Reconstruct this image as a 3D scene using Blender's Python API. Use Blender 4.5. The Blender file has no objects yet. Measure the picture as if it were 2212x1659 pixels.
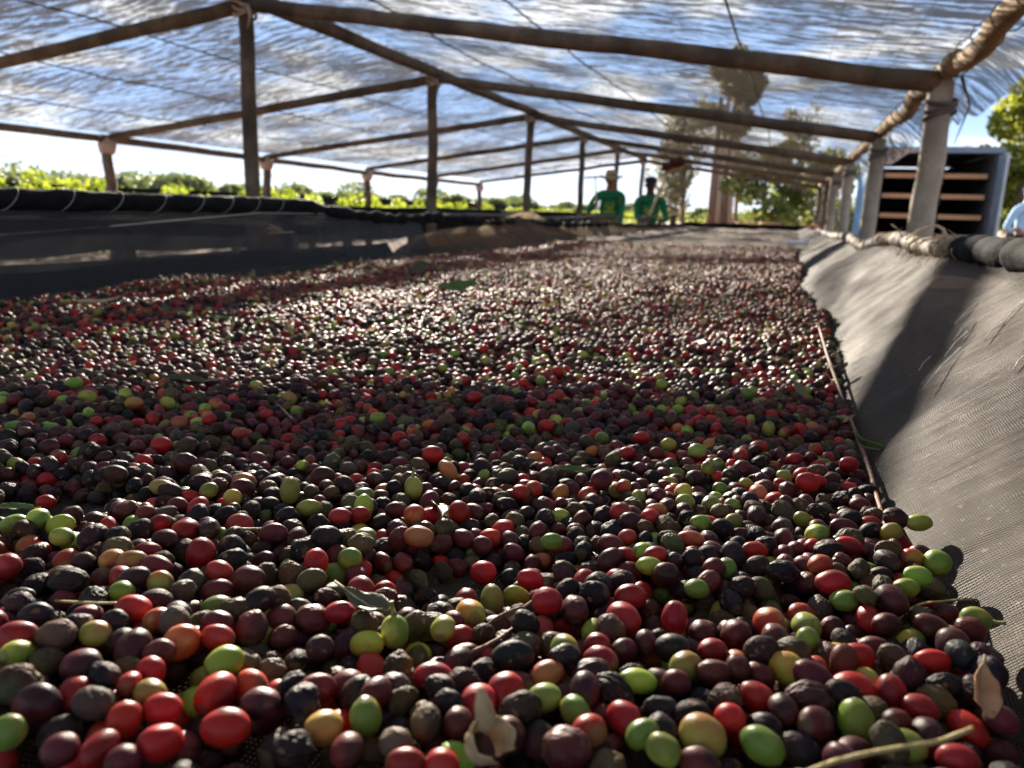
import bpy, bmesh, math, random
import numpy as np
from mathutils import Vector, Matrix, Euler, noise
R = math.radians
rnd = random.Random(7)
C = bpy.context.scene.collection
SC = bpy.context.scene

# ------------------------------------------------------------------ camera
YAW, PITCH, ROLL, FPX = R(18.9), R(12.8), 0.03, 1662.0
fw = Vector((-math.sin(YAW)*math.cos(PITCH), math.cos(YAW)*math.cos(PITCH), -math.sin(PITCH)))
rt0 = Vector((math.cos(YAW), math.sin(YAW), 0)); up0 = rt0.cross(fw)
rt = rt0*math.cos(ROLL) + up0*math.sin(ROLL); up = -rt0*math.sin(ROLL) + up0*math.cos(ROLL)
cam_d = bpy.data.cameras.new('camera'); cam = bpy.data.objects.new('camera', cam_d); C.objects.link(cam)
m = Matrix((rt, up, -fw)).transposed().to_4x4(); cam.matrix_world = m
cam_d.sensor_width = 36; cam_d.lens = 36*FPX/2212
cam_d.clip_start = 0.01; cam_d.clip_end = 2000
cam_d.dof.use_dof = True; cam_d.dof.focus_distance = 0.47; cam_d.dof.aperture_fstop = 11.0
SC.camera = cam

# ------------------------------------------------------------------ sky, sun, exposure
SUN_AZ, SUN_EL = R(28), R(16.3)          # azimuth left of +Y
sund = Vector((-math.sin(SUN_AZ)*math.cos(SUN_EL), math.cos(SUN_AZ)*math.cos(SUN_EL), math.sin(SUN_EL)))
sl = bpy.data.lights.new('sun', 'SUN'); sl.energy = 5.0; sl.angle = R(0.5); sl.color = (1, .89, .74)
so = bpy.data.objects.new('sun', sl); C.objects.link(so); so.rotation_euler = sund.to_track_quat('Z', 'Y').to_euler()
SC.view_settings.view_transform = 'Standard'; SC.view_settings.look = 'None'
SC.view_settings.gamma = 1; SC.view_settings.exposure = 2.38; SC.view_settings.use_curve_mapping = False
SC.render.engine = 'CYCLES'
SC.cycles.max_bounces = 8; SC.cycles.transparent_max_bounces = 16
SC.cycles.use_denoising = True; SC.cycles.caustics_reflective = False; SC.cycles.caustics_refractive = False

class NT:
    """small wrapper over a node tree"""
    def __init__(s, t): s.t = t; s.n = t.nodes; s.l = t.links
    def add(s, ty, **kw):
        n = s.n.new(ty)
        ins = kw.pop('ins', {})
        for k, v in kw.items(): setattr(n, k, v)
        for k, v in ins.items(): s.put(n.inputs[k], v)
        return n
    def put(s, sock, v):
        if isinstance(v, bpy.types.NodeSocket): s.l.new(v, sock)
        elif isinstance(v, bpy.types.Node): s.l.new(v.outputs[0], sock)
        else:
            if isinstance(v, (tuple, list)) and len(v) == 3 and sock.type == 'RGBA': v = (*v, 1)
            sock.default_value = v
    def math(s, op, a, b=0.0, c=0.0, clamp=False):
        n = s.add('ShaderNodeMath', operation=op, use_clamp=clamp); s.put(n.inputs[0], a); s.put(n.inputs[1], b)
        if op == 'MULTIPLY_ADD': s.put(n.inputs[2], c)
        return n.outputs[0]
    def mix(s, f, a, b):
        n = s.add('ShaderNodeMix', data_type='RGBA'); s.put(n.inputs[0], f); s.put(n.inputs[6], a); s.put(n.inputs[7], b); return n.outputs[2]
    def noise(s, vec, scale, detail=3, rough=.5, dist=0):
        n = s.add('ShaderNodeTexNoise', ins={'Scale': scale, 'Detail': detail, 'Roughness': rough, 'Distortion': dist})
        if vec is not None: s.put(n.inputs['Vector'], vec)
        return n.outputs['Fac']
    def ramp(s, f, a, b, lo=0., hi=1.):
        n = s.add('ShaderNodeMapRange', interpolation_type='SMOOTHSTEP', ins={1: a, 2: b, 3: lo, 4: hi}); s.put(n.inputs[0], f); return n.outputs[0]
    def mapping(s, vec, scale=(1, 1, 1), rot=(0, 0, 0), loc=(0, 0, 0)):
        n = s.add('ShaderNodeMapping', ins={'Scale': scale, 'Rotation': rot, 'Location': loc}); s.put(n.inputs[0], vec); return n.outputs[0]

world = bpy.data.worlds.new('World'); SC.world = world; world.use_nodes = True
w = NT(world.node_tree); w.n.clear()
sky = w.add('ShaderNodeTexSky', sky_type='NISHITA', sun_disc=False, sun_elevation=SUN_EL, sun_rotation=-SUN_AZ, altitude=300, air_density=1.0, dust_density=.15, ozone_density=2.5)
tc = w.add('ShaderNodeTexCoord')
sep = w.add('ShaderNodeSeparateXYZ', ins={0: tc.outputs['Generated']})
zz = w.math('MAXIMUM', w.math('ADD', sep.outputs[2], .10), .03)
cv = w.add('ShaderNodeCombineXYZ', ins={0: w.math('DIVIDE', sep.outputs[0], zz), 1: w.math('DIVIDE', sep.outputs[1], zz), 2: 0.0})
n1 = w.noise(w.mapping(cv.outputs[0], loc=(3.1, 1.4, 0)), 1.15, 7, .6, .25)
cl = w.ramp(n1, .47, .60)
low = w.ramp(sep.outputs[2], .0, .13, .75, 0)
cloudc = w.mix(w.noise(cv.outputs[0], 2.3, 4), (3.0, 3.4, 4.0), (7.2, 7.1, 6.9))
mn = w.add('ShaderNodeVectorMath', operation='MINIMUM', ins={0: sky.outputs[0], 1: (2.1, 3.15, 5.1)}); skyb = mn.outputs[0]
cn = w.mix(low, w.mix(cl, skyb, cloudc), (5.6, 6.1, 6.6))
bg = w.add('ShaderNodeBackground', ins={'Color': cn, 'Strength': 0.054})
wo = w.add('ShaderNodeOutputWorld', ins={0: bg.outputs[0]})

# ------------------------------------------------------------------ helpers
def mat(name):
    mm = bpy.data.materials.new(name); mm.use_nodes = True
    t = NT(mm.node_tree); b = mm.node_tree.nodes['Principled BSDF']
    return mm, t, b
def ocoord(t): return t.add('ShaderNodeTexCoord').outputs['Object']
def bump(t, b, h, strength=.5, dist=.01):
    n = t.add('ShaderNodeBump', ins={'Strength': strength, 'Distance': dist, 'Height': h}); t.put(b.inputs['Normal'], n.outputs[0])
def simple(name, c1, c2, scale=8, rough=.8, bs=.4, bd=.01, detail=5, stretch=(1, 1, 1), sp=.3):
    mm, t, b = mat(name); v = t.mapping(ocoord(t), scale=stretch)
    f = t.noise(v, scale, detail, .6); t.put(b.inputs['Base Color'], t.mix(t.ramp(f, .3, .7), c1, c2))
    b.inputs['Roughness'].default_value = rough; b.inputs['Specular IOR Level'].default_value = sp
    bump(t, b, f, bs, bd); return mm
def tag(o, label=None, cat=None, group=None, kind=None):
    if label: o['label'] = label
    if cat: o['category'] = cat
    if group: o['group'] = group
    if kind: o['kind'] = kind
    return o
def link(name, me, mt=None, parent=None, loc=None):
    o = bpy.data.objects.new(name, me); C.objects.link(o)
    if mt and not me.materials: me.materials.append(mt)
    if parent: o.parent = parent
    if loc is not None: o.location = loc
    return o
def empty(name, loc=(0, 0, 0)):
    o = bpy.data.objects.new(name, None); C.objects.link(o); o.location = loc; o.empty_display_size = .1; return o
class MB:
    def __init__(s): s.v = []; s.f = []; s.uv = None
    def box(s, c, d, M=None):
        n = len(s.v); x, y, z = d[0]/2, d[1]/2, d[2]/2
        for i in range(8):
            p = Vector(((-x, x)[i & 1], (-y, y)[i >> 1 & 1], (-z, z)[i >> 2 & 1]))
            if M is not None: p = M @ p
            s.v.append(Vector(c)+p)
        s.f += [tuple(n+k for k in q) for q in ((0, 2, 3, 1), (4, 5, 7, 6), (0, 1, 5, 4), (2, 6, 7, 3), (0, 4, 6, 2), (1, 3, 7, 5))]
        return s
    def tube(s, pts, rad, seg=8, jit=0, cap=True, flat=1.0, seed=0):
        rr = random.Random(seed); pts = [Vector(p) for p in pts]; n0 = len(s.v); N = len(pts)
        ref = None
        for i, p in enumerate(pts):
            d = (pts[min(i+1, N-1)]-pts[max(i-1, 0)]).normalized()
            if ref is None:
                ref = Vector((0, 0, 1)) if abs(d.z) < .8 else Vector((1, 0, 0))
            a = d.cross(ref).normalized(); b = a.cross(d).normalized(); ref = b
            r = rad(i/(N-1)) if callable(rad) else (rad[i] if isinstance(rad, (list, tuple)) else rad)
            for k in range(seg):
                th = 2*math.pi*k/seg; q = r*(1+rr.uniform(-jit, jit))
                s.v.append(p + a*math.cos(th)*q + b*math.sin(th)*q*flat)
        for i in range(N-1):
            for k in range(seg):
                k2 = (k+1) % seg
                s.f.append((n0+i*seg+k, n0+i*seg+k2, n0+(i+1)*seg+k2, n0+(i+1)*seg+k))
        if cap:
            s.f.append(tuple(n0+k for k in range(seg))[::-1]); s.f.append(tuple(n0+(N-1)*seg+k for k in range(seg)))
        return s
    def grid(s, P):
        n0 = len(s.v); a = len(P); b = len(P[0])
        for row in P: s.v += [Vector(p) for p in row]
        for i in range(a-1):
            for j in range(b-1): s.f.append((n0+i*b+j, n0+i*b+j+1, n0+(i+1)*b+j+1, n0+(i+1)*b+j))
        return s
    def ball(s, c, r, seg=10, rings=7):
        n0 = len(s.v); r = r if isinstance(r, (tuple, list)) else (r, r, r); c = Vector(c)
        for i in range(1, rings):
            ph = math.pi*i/rings
            for k in range(seg):
                th = 2*math.pi*k/seg
                s.v.append(c+Vector((r[0]*math.sin(ph)*math.cos(th), r[1]*math.sin(ph)*math.sin(th), r[2]*math.cos(ph))))
        for i in range(rings-2):
            for k in range(seg):
                k2 = (k+1) % seg; s.f.append((n0+i*seg+k, n0+(i+1)*seg+k, n0+(i+1)*seg+k2, n0+i*seg+k2))
        t = len(s.v); s.v += [c+Vector((0, 0, r[2])), c-Vector((0, 0, r[2]))]
        for k in range(seg):
            k2 = (k+1) % seg; s.f.append((t, n0+k, n0+k2)); q = n0+(rings-2)*seg; s.f.append((t+1, q+k2, q+k))
        return s
    def mesh(s, name, smooth=True):
        me = bpy.data.meshes.new(name); me.from_pydata([tuple(v) for v in s.v], [], s.f)
        if smooth: me.polygons.foreach_set('use_smooth', [True]*len(me.polygons))
        me.update(); return me
    def build(s, name, mt, parent=None, smooth=True, loc=None): return link(name, s.mesh(name, smooth), mt, parent, loc)

def ray(px, py): return fw + rt*((px-1106)/FPX) - up*((py-829.5)/FPX)
def on_z(px, py, z): d = ray(px, py); return d*(z/d.z)
def on_x(px, py, x): d = ray(px, py); return d*(x/d.x)
def on_y(px, py, y): d = ray(px, py); return d*(y/d.y)
def proj(p):
    z = p.dot(fw); return (1106+FPX*p.dot(rt)/z, 829.5-FPX*p.dot(up)/z, z)
def ip(x, xs, ys): return float(np.interp(x, xs, ys))
GZ = -1.05

# ------------------------------------------------------------------ materials
M = {}
M['earth'] = simple('earth', (.20, .115, .07), (.33, .20, .13), 1.2, .95, .6, .05, 8)
def log_mat(name, c1, c2, c3):
    mm, t, b = mat(name); v = ocoord(t)
    g = t.noise(t.mapping(v, scale=(1, 1, 1)), 9, 6, .65); g2 = t.noise(v, 45, 4, .7); g3 = t.noise(v, 2.2, 3)
    c = t.mix(t.ramp(g, .35, .65), c1, c2); c = t.mix(t.ramp(g3, .45, .7), c, c3)
    c = t.mix(t.ramp(g2, .55, .75, 0, .6), c, (.05, .04, .03)); t.put(b.inputs['Base Color'], c)
    b.inputs['Roughness'].default_value = .85; b.inputs['Specular IOR Level'].default_value = .2
    bump(t, b, t.math('ADD', g, g2), .7, .01); return mm
M['log'] = log_mat('weathered_log', (.11, .085, .062), (.185, .145, .105), (.07, .058, .046))
M['logb'] = log_mat('barked_pole', (.26, .17, .085), (.38, .27, .14), (.11, .07, .045))
M['postl'] = log_mat('pale_post_wood', (.34, .29, .22), (.44, .39, .31), (.24, .21, .17))
M['tie'] = simple('tie_rag', (.35, .26, .20), (.55, .45, .38), 30, .95)
M['twine'] = simple('twine', (.40, .31, .19), (.55, .44, .30), 200, .8)
M['thread'] = simple('thread', (.55, .52, .46), (.7, .66, .6), 200, .6)
M['blackcloth'] = simple('black_net_cloth', (.006, .006, .007), (.015, .015, .016), 60, .92, .9, .005, sp=.12, stretch=(1, .35, 1))
M['greybraid'] = simple('grey_frayed_cloth', (.10, .085, .07), (.34, .30, .25), 55, .75, .9, .006)
M['dirt_dark'] = simple('grey_cloth', (.08, .075, .07), (.15, .14, .12), 14, .85)
M['steel_blue'] = simple('blue_painted_steel', (.10, .24, .42), (.15, .32, .52), 3, .45, .1, .005)
M['steel_grey'] = simple('grey_painted_steel', (.14, .19, .25), (.22, .27, .32), 4, .45, .1, .005)
M['steel_white'] = simple('white_painted_steel', (.42, .46, .48), (.55, .58, .58), 3, .5, .1, .005)
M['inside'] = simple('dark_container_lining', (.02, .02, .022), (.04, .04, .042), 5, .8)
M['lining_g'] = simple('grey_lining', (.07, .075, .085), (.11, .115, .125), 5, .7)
M['plank'] = simple('plank_wood', (.42, .22, .11), (.55, .31, .16), 10, .7, .3, .005, stretch=(.2, 3, 3))
M['skin'] = simple('skin', (.26, .10, .062), (.31, .13, .08), 20, .5)
M['skin2'] = simple('darker_skin', (.085, .038, .026), (.11, .05, .034), 20, .5)
M['green_shirt'] = simple('green_shirt', (.010, .15, .065), (.016, .20, .085), 6, .85, .5, .03)
M['blue_shirt'] = simple('pale_blue_shirt', (.33, .50, .66), (.42, .60, .74), 6, .85, .5, .03)
M['trousers'] = simple('trousers', (.03, .035, .05), (.05, .05, .07), 8, .9)
M['straw_hat'] = simple('straw_hat', (.34, .24, .13), (.50, .37, .22), 60, .85)
M['cap'] = simple('dark_cap', (.015, .015, .02), (.03, .03, .035), 10, .9)
M['yellow_print'] = simple('yellow_print', (.55, .52, .03), (.65, .6, .05), 20, .8)
M['handle'] = simple('pale_handle_wood', (.60, .48, .30), (.72, .60, .42), 12, .6, stretch=(1, 1, .2))
M['brush'] = simple('brush_bristles', (.05, .02, .012), (.16, .06, .03), 40, .9)
M['white'] = simple('white_plastic', (.7, .7, .7), (.8, .8, .78), 5, .4)
M['boot'] = simple('rubber_boots', (.015, .015, .015), (.03, .03, .03), 5, .4)
def leafy(name, c1, c2, tr=.45):
    mm, t, b = mat(name)
    oi = t.add('ShaderNodeNewGeometry').outputs['Random Per Island']
    c = t.mix(oi, c1, c2)
    t.put(b.inputs['Base Color'], c); b.inputs['Roughness'].default_value = .5
    tl = t.add('ShaderNodeBsdfTranslucent', ins={'Color': c}); ms = t.add('ShaderNodeMixShader', ins={0: tr, 1: b.outputs[0], 2: tl.outputs[0]})
    out = t.n['Material Output']; t.l.new(ms.outputs[0], out.inputs[0]); return mm
M['coffee_leaf'] = leafy('coffee_leaf', (.13, .20, .016), (.40, .44, .04), .6)
M['far_leaf'] = leafy('far_leaf', (.09, .12, .045), (.20, .23, .075), .45)
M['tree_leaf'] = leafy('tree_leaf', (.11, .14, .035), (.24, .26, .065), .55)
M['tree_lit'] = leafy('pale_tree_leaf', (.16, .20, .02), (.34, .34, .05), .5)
M['pine_leaf'] = leafy('grey_tree_leaf', (.13, .125, .075), (.24, .22, .13), .5)
M['bark'] = simple('bark', (.14, .10, .075), (.26, .19, .15), 5, .9, .8, .03, stretch=(1, 1, .25))

M['lower'] = simple('dusty_dark_net', (.028, .026, .025), (.05, .047, .044), 12, .85, .4, .004, sp=.2)
# net materials: partly transparent weave
def net_mat(name, c1, c2, open_lo, open_hi, streak, scale, trans=.35, extra=None):
    mm, t, b = mat(name); v = ocoord(t)
    f = t.noise(t.mapping(v, scale=streak), scale, 6, .68, .9)
    f2 = t.noise(t.mapping(v, scale=(1, 1, 1)), .9, 3, .6)
    f3 = t.noise(t.mapping(v, scale=streak), scale*3.2, 4, .6, 1.5)
    spy = t.add('ShaderNodeSeparateXYZ', ins={0: v}).outputs[1]
    wv = t.math('SINE', t.math('ADD', t.math('MULTIPLY', spy, 52.0), t.math('ADD', t.math('MULTIPLY', t.noise(v, 1.3, 2), 34.0), t.math('MULTIPLY', t.noise(v, 6.0, 2), 7.0))))
    ff = t.math('ADD', t.math('MULTIPLY', f3, .30), t.math('MULTIPLY_ADD', f2, .34, t.math('MULTIPLY_ADD', f, .50, t.math('MULTIPLY_ADD', wv, .035, .05))))
    op = t.ramp(ff, .565, .70, open_lo, open_hi)
    if extra: op = extra(t, v, op)
    c = t.mix(f, c1, c2); t.put(b.inputs['Base Color'], c); b.inputs['Roughness'].default_value = .6
    b.inputs['Specular IOR Level'].default_value = .3
    tl = t.add('ShaderNodeBsdfTranslucent', ins={'Color': c}); ms = t.add('ShaderNodeMixShader', ins={0: trans, 1: b.outputs[0], 2: tl.outputs[0]})
    tp = t.add('ShaderNodeBsdfTransparent'); m2 = t.add('ShaderNodeMixShader', ins={0: op, 1: ms.outputs[0], 2: tp.outputs[0]})
    t.l.new(m2.outputs[0], t.n['Material Output'].inputs[0]); return mm
M['roof_net'] = net_mat('roof_shade_net', (.04, .033, .024), (.10, .082, .060), .08, .84, (.75, 3.0, 1.0), 5.5, .35)
M['side_net'] = net_mat('dark_side_net', (.025, .026, .028), (.05, .05, .05), .16, .30, (1, 1, 1), 3, .3)

def weave(name, c1, c2, dens, thread=.0016, opn=0.0, tlf=.25):
    mm, t, b = mat(name)
    uv = t.add('ShaderNodeUVMap', uv_map='uv').outputs[0]
    warp = t.noise(uv, 9, 3); wv = t.add('ShaderNodeVectorMath', operation='MULTIPLY_ADD', ins={0: uv, 1: (1, 1, 1)})
    cmb = t.add('ShaderNodeCombineXYZ', ins={0: t.math('MULTIPLY', warp, .02), 1: t.math('MULTIPLY', warp, .03), 2: 0.0})
    t.put(wv.inputs[2], cmb.outputs[0]); sp = t.add('ShaderNodeSeparateXYZ', ins={0: wv.outputs[0]})
    k = 2*math.pi/thread
    a = t.math('SINE', t.math('MULTIPLY', sp.outputs[0], k)); bb = t.math('SINE', t.math('MULTIPLY', sp.outputs[1], k*.8))
    h = t.math('MAXIMUM', a, bb)
    big = t.noise(t.mapping(uv, scale=(2.5, .7, 1), rot=(0, 0, .5)), 7, 4, .6)
    c = t.mix(t.ramp(big, .3, .7), c1, c2); c = t.mix(t.ramp(h, -.6, .6, .75, 0), c, (.02, .017, .015))
    dust = t.noise(uv, 160, 2); c = t.mix(t.ramp(dust, .62, .74, 0, .35), c, (.36, .29, .21))
    t.put(b.inputs['Base Color'], c); b.inputs['Roughness'].default_value = .55; b.inputs['Specular IOR Level'].default_value = .35
    crs = t.noise(t.mapping(uv, scale=(1.0, 6, 1), rot=(0, 0, .5)), 9, 5, .62)
    bump(t, b, t.math('MULTIPLY_ADD', crs, 8.0, t.math('MULTIPLY', h, .9)), .9, .0009)
    op = t.ramp(t.math('MAXIMUM', a, bb), -.9, -.2, dens, opn)
    tp = t.add('ShaderNodeBsdfTransparent'); tl = t.add('ShaderNodeBsdfTranslucent', ins={'Color': c})
    ms = t.add('ShaderNodeMixShader', ins={0: tlf, 1: b.outputs[0], 2: tl.outputs[0]})
    m2 = t.add('ShaderNodeMixShader', ins={0: op, 1: ms.outputs[0], 2: tp.outputs[0]})
    t.l.new(m2.outputs[0], t.n['Material Output'].inputs[0]); return mm
M['side_mesh'] = weave('brown_woven_mesh', (.044, .027, .015), (.086, .056, .032), .30, .0019)
M['floor_mesh'] = weave('black_woven_mesh', (.018, .017, .015), (.035, .032, .028), .1, .0020)

M['sunlit_mesh'] = weave('sunlit_brown_mesh', (.21, .165, .11), (.30, .24, .165), .0, .003, tlf=.75)  # brown lightened to stand for sunlight coming through the wall mesh
def grid_uv(name, mt, P, UV, parent=None):
    me = MB().grid(P).mesh(name); uvl = me.uv_layers.new(name='uv'); flat = [q for row in UV for q in row]
    for lp in me.loops: uvl.data[lp.index].uv = flat[lp.vertex_index]
    return link(name, me, mt, parent)

# ------------------------------------------------------------------ setting: ground
P = []
for i in range(61):
    row = []
    for j in range(61):
        u = (i-30)/30; v = (j-30)/30; x = math.copysign(abs(u)**2.2*420, u); y = math.copysign(abs(v)**2.2*420, v)
        d = math.hypot(x, y); row.append((x, y, GZ + (noise.noise(Vector((x*.2, y*.2, 0)))*.04 if d < 40 else noise.noise(Vector((x*.02, y*.02, 0)))*.8*min(1, (d-40)/60))))
    P.append(row)
tag(MB().grid(P).build('ground', M['earth']), kind='structure')

# ------------------------------------------------------------------ shade shelter
RX, RZ = -3.48, 1.28; LX, LZ = -7.9, .68; EX, EZ = .67, .68
BAY = [-1.5, 1.5, 4.55, 7.45, 10.6, 13.6, 16.5, 19.6]
sh = empty('shade_shelter', (RX, 10, GZ)); off = Vector((RX, 10, GZ))
tag(sh, 'long gabled shade shelter of wooden poles and grey net over the drying bed', 'shade shelter')
def wob(a, b, n, amp, seed):
    a, b = Vector(a), Vector(b); return [a.lerp(b, i/n) - off + Vector((noise.noise(Vector((i*.35, seed, 0))), noise.noise(Vector((i*.35, seed, 9))), noise.noise(Vector((i*.35, seed, 5)))))*amp for i in range(n+1)]
def pole(name, a, b, r0, r1, mt, seed, n=14, amp=.03, jit=.05, seg=10):
    return MB().tube(wob(a, b, n, amp, seed), lambda t: r0+(r1-r0)*t, seg, jit, seed=seed).build(name, mt, sh)
for k, y in enumerate(BAY):
    o = pole('ridge_post', (RX+.02*rnd.uniform(-1, 1), y, GZ-.1), (RX, y, RZ-.02), .056, .050, M['log'], k+1, amp=.018)
    # tie rag round the joint
    mb = MB()
    for q in range(3): mb.tube([Vector((RX, y, RZ-.03-.03*q))-off+Vector((math.cos(a)*.07, math.sin(a)*.07, .02*math.sin(2*a+q))) for a in np.linspace(0, 6.28, 13)], .012, 5)
    mb.tube([Vector((RX+.06, y-.05, RZ-.05))-off, Vector((RX+.1, y-.08, RZ-.12))-off, Vector((RX+.09, y-.1, RZ-.2))-off], [.012, .01, .003], 5)
    t = mb.build('tie', M['tie'], o)
    xe = EX+.02*rnd.uniform(-1, 1)
    o = MB().tube(wob((xe-.01, y+.05, GZ-.1), (xe, y, EZ-.01), 16, .030, k+20), lambda t: .070-.010*t, 12, .03, seed=k).build('eave_post', M['postl'] if k < 6 else M['log'], sh)
    mb = MB()
    for q in range(3): mb.tube([Vector((EX, y, EZ-.09-.035*q))-off+Vector((math.cos(a)*.070, math.sin(a)*.070, .02*math.sin(a+q))) for a in np.linspace(0, 6.28, 13)], .012, 5)
    mb.tube([Vector((EX+.07, y-.03, EZ+.02))-off, Vector((EX+.12, y-.05, EZ-.12))-off, Vector((EX+.08, y-.03, EZ-.3))-off], [.02, .014, .004], 5, flat=.4)
    mb.build('tie', M['dirt_dark'], o)
for k, y in enumerate([1.5, 4.6, 7.59, 10.7, 13.88, 17.0, 19.9]):
    z = [.68, .68, .68, .67, .64, .62, .62][k]
    o = pole('eave_post', (LX, y, GZ-.1), (LX, y, z), .07, .062, M['log'], k+40)
    mb = MB(); mb.ball(Vector((LX, y, z-.07))-off, (.12, .1, .13), 9, 6); mb.tube([Vector((LX, y, z-.13-.02*q))-off+Vector((math.cos(a)*.08, math.sin(a)*.08, 0)) for q in (0, 1) for a in np.linspace(0, 6.28, 13)], .015, 5)
    mb.build('tie', M['tie'], o)
for y0, y1 in ((-1.6, 4.6), (4.5, 10.65), (10.55, 16.6), (16.4, 19.9)):
    pole('ridge_pole', (RX, y0, RZ+.03), (RX, y1, RZ+.03), .056, .050, M['log'], int(y0*3)+70, 20, .018)
for y0, y1 in ((-1.6, 4.7), (4.3, 10.7), (10.4, 16.6), (16.3, 19.9)):
    o = pole('eave_pole', (EX+.02, y0, EZ+.06), (EX+.02, y1, EZ+.06), .052, .046, M['logb'], int(y0*3)+90, 24, .05, .09)
    mb = MB()
    for q in range(int((y1-y0)/.33)):
        yy = y0+.1+q*.33; c = Vector((EX+.02, yy, EZ+.06))-off; mb.tube([c+Vector((math.cos(a)*.062, .03*math.sin(a), math.sin(a)*.062)) for a in np.linspace(0, 6.28, 11)], .0035, 4)
    mb.build('lashing', M['dirt_dark'], o)
for y0, y1, z0, z1 in ((1.2, 7.6, .70, .69), (7.5, 13.9, .69, .62), (13.8, 20, .62, .62)):
    pole('eave_pole', (LX, y0, z0), (LX, y1, z1), .05, .045, M['log'], int(y0*5)+9, 20, .018)
for k, y in enumerate(BAY):
    pole('rafter', (RX+.02, y, RZ-.03), (EX-.02, y, EZ+.0), .044, .052, M['log'], k+120, 20, .014, .05)
    pole('rafter', (RX-.05, y, RZ-.04), (LX, [1.5, 1.5, 4.6, 7.59, 10.7, 13.88, 17.0, 19.9][k] if k else -1.5, .69), .048, .042, M['log'], k+140, 20, .014)
def net_z(x, y, side):
    # sag of the net between the rafters, with small ripples
    ph = (y-1.5) % 3.05/3.05; sag = .05*math.sin(math.pi*ph)
    rip = .012*noise.noise(Vector((x*.7, y*7, side))) + .02*noise.noise(Vector((x*1.5, y*1.7, side+4)))
    return sag*.6+rip
def net(name, x0, z0, x1, z1, y0, y1, side, nx, ny, mt):
    P = []
    for i in range(ny+1):
        y = y0+(y1-y0)*i/ny; row = []
        for j in range(nx+1):
            t = j/nx; x = x0+(x1-x0)*t; e = math.sin(math.pi*t)
            row.append(Vector((x, y, z0+(z1-z0)*t + .075 - net_z(x, y, side)*e))-off)
        P.append(row)
    return MB().grid(P).build(name, mt, sh)
net('shade_net', RX, RZ+.03, EX+.02, EZ+.05, -1.6, 19.95, 1, 26, 340, M['roof_net'])
net('shade_net', RX, RZ+.03, LX, LZ+.0, -1.6, 20.0, 2, 26, 340, M['roof_net'])
# overhang past the right eave, drooping in folds
P = []
for i in range(420):
    y = -1.6+21.5*i/419; row = []
    for j in range(14):
        t = j/13; dr = .035*math.sin(y*9+3*noise.noise(Vector((y*.8, 0, 0))))*t + .05*noise.noise(Vector((y*2.5, t*2, 3)))*t
        row.append(Vector((EX+.03+(.33+.07*noise.noise(Vector((y*.7, 1, 1))))*t, y, EZ+.12+.05*math.sin(t*2.4)-.17*t*t+dr))-off)
    P.append(row)
M['over_net'] = net_mat('overhang_net', (.03, .033, .038), (.07, .078, .09), .12, .72, (.6, 3.4, 1), 6, .35)
MB().grid(P).build('net_overhang', M['over_net'], sh)
for x in (-6.8, -5.7, -4.6, -2.5, -1.45, -.3):
    zf = RZ+(EZ-RZ)*(x-RX)/(EX-RX) if x > RX else RZ+(LZ-RZ)*(x-RX)/(LX-RX)
    MB().tube([Vector((x+.05*noise.noise(Vector((y*.4, x, 0))), y, zf+.055-net_z(x, y, 1)*.8))-off for y in np.linspace(-1.5, 19.9, 90)], .006, 4).build('net_seam', M['blackcloth'], sh)
for k in range(3):
    x = .1+.16*k+.05*rnd.random(); MB().tube([Vector((x, y, EZ+.10+(EX-x)*.14))-off for y in np.linspace(1.5, 9, 20)], .0014, 3).build('net_cord', M['blackcloth'], sh)
# strung wire below the left eave
wr = MB().tube([Vector((LX-.1, y, .40+.004*(y-6))) for y in np.linspace(2, 21, 14)], .004, 4).build('wire', M['dirt_dark'])
tag(wr, 'thin wire strung along the left eave posts below the net', 'wire')
wr.location.z = .0

# ------------------------------------------------------------------ near drying bed
FL = -.220
def floor_z(x, y):
    return FL + .010*noise.noise(Vector((x*3, y*3, 0))) + ip(y, [0, .2, .45, .8, 3, 6, 12], [.034, .028, .008, 0, 0, .01, .01])
bed = empty('drying_bed', (-.7, 3, GZ)); bo = Vector((-.7, 3, GZ))
tag(bed, 'long raised drying bed of woven mesh filled with coffee cherries', 'drying bed')
XL, XR = -1.46, .12
P = []; UV = []
for i in range(120):
    y = -.6+13.6*(i/119)**1.6; row = []; ur = []
    for j in range(32):
        x = XL-.04+(XR+.1-XL)*j/31; row.append(Vector((x, y, floor_z(x, y)))-bo); ur.append((x, y))
    P.append(row); UV.append(ur)
grid_uv('mesh_floor', M['floor_mesh'], P, UV, bed)
def rimR(y): # top centre of the right hem
    return (.30+.01*noise.noise(Vector((y*2, 3, 0))), ip(y, [0, .8, 1.3, 1.6, 2, 2.4, 2.9, 3.5, 4.2, 5.6, 8, 12], [-.03, -.038, -.042, -.045, -.06, -.05, -.07, -.11, -.085, -.115, -.12, -.13]))
def baseR(y):
    return ip(y, [-.6, .1, .25, .33, .42, .55, .7, .95, 1.2, 1.6, 1.85, 2.1, 2.5, 3, 3.6, 4.2, 5, 6, 12], [.075, .078, .088, .096, .096, .082, .075, .082, .088, .095, .11, .085, .045, .07, .09, .06, .08, .10, .1])
P = []; UV = []; ys = [-.6+13.4*(i/399)**1.7 for i in range(400)]
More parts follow.
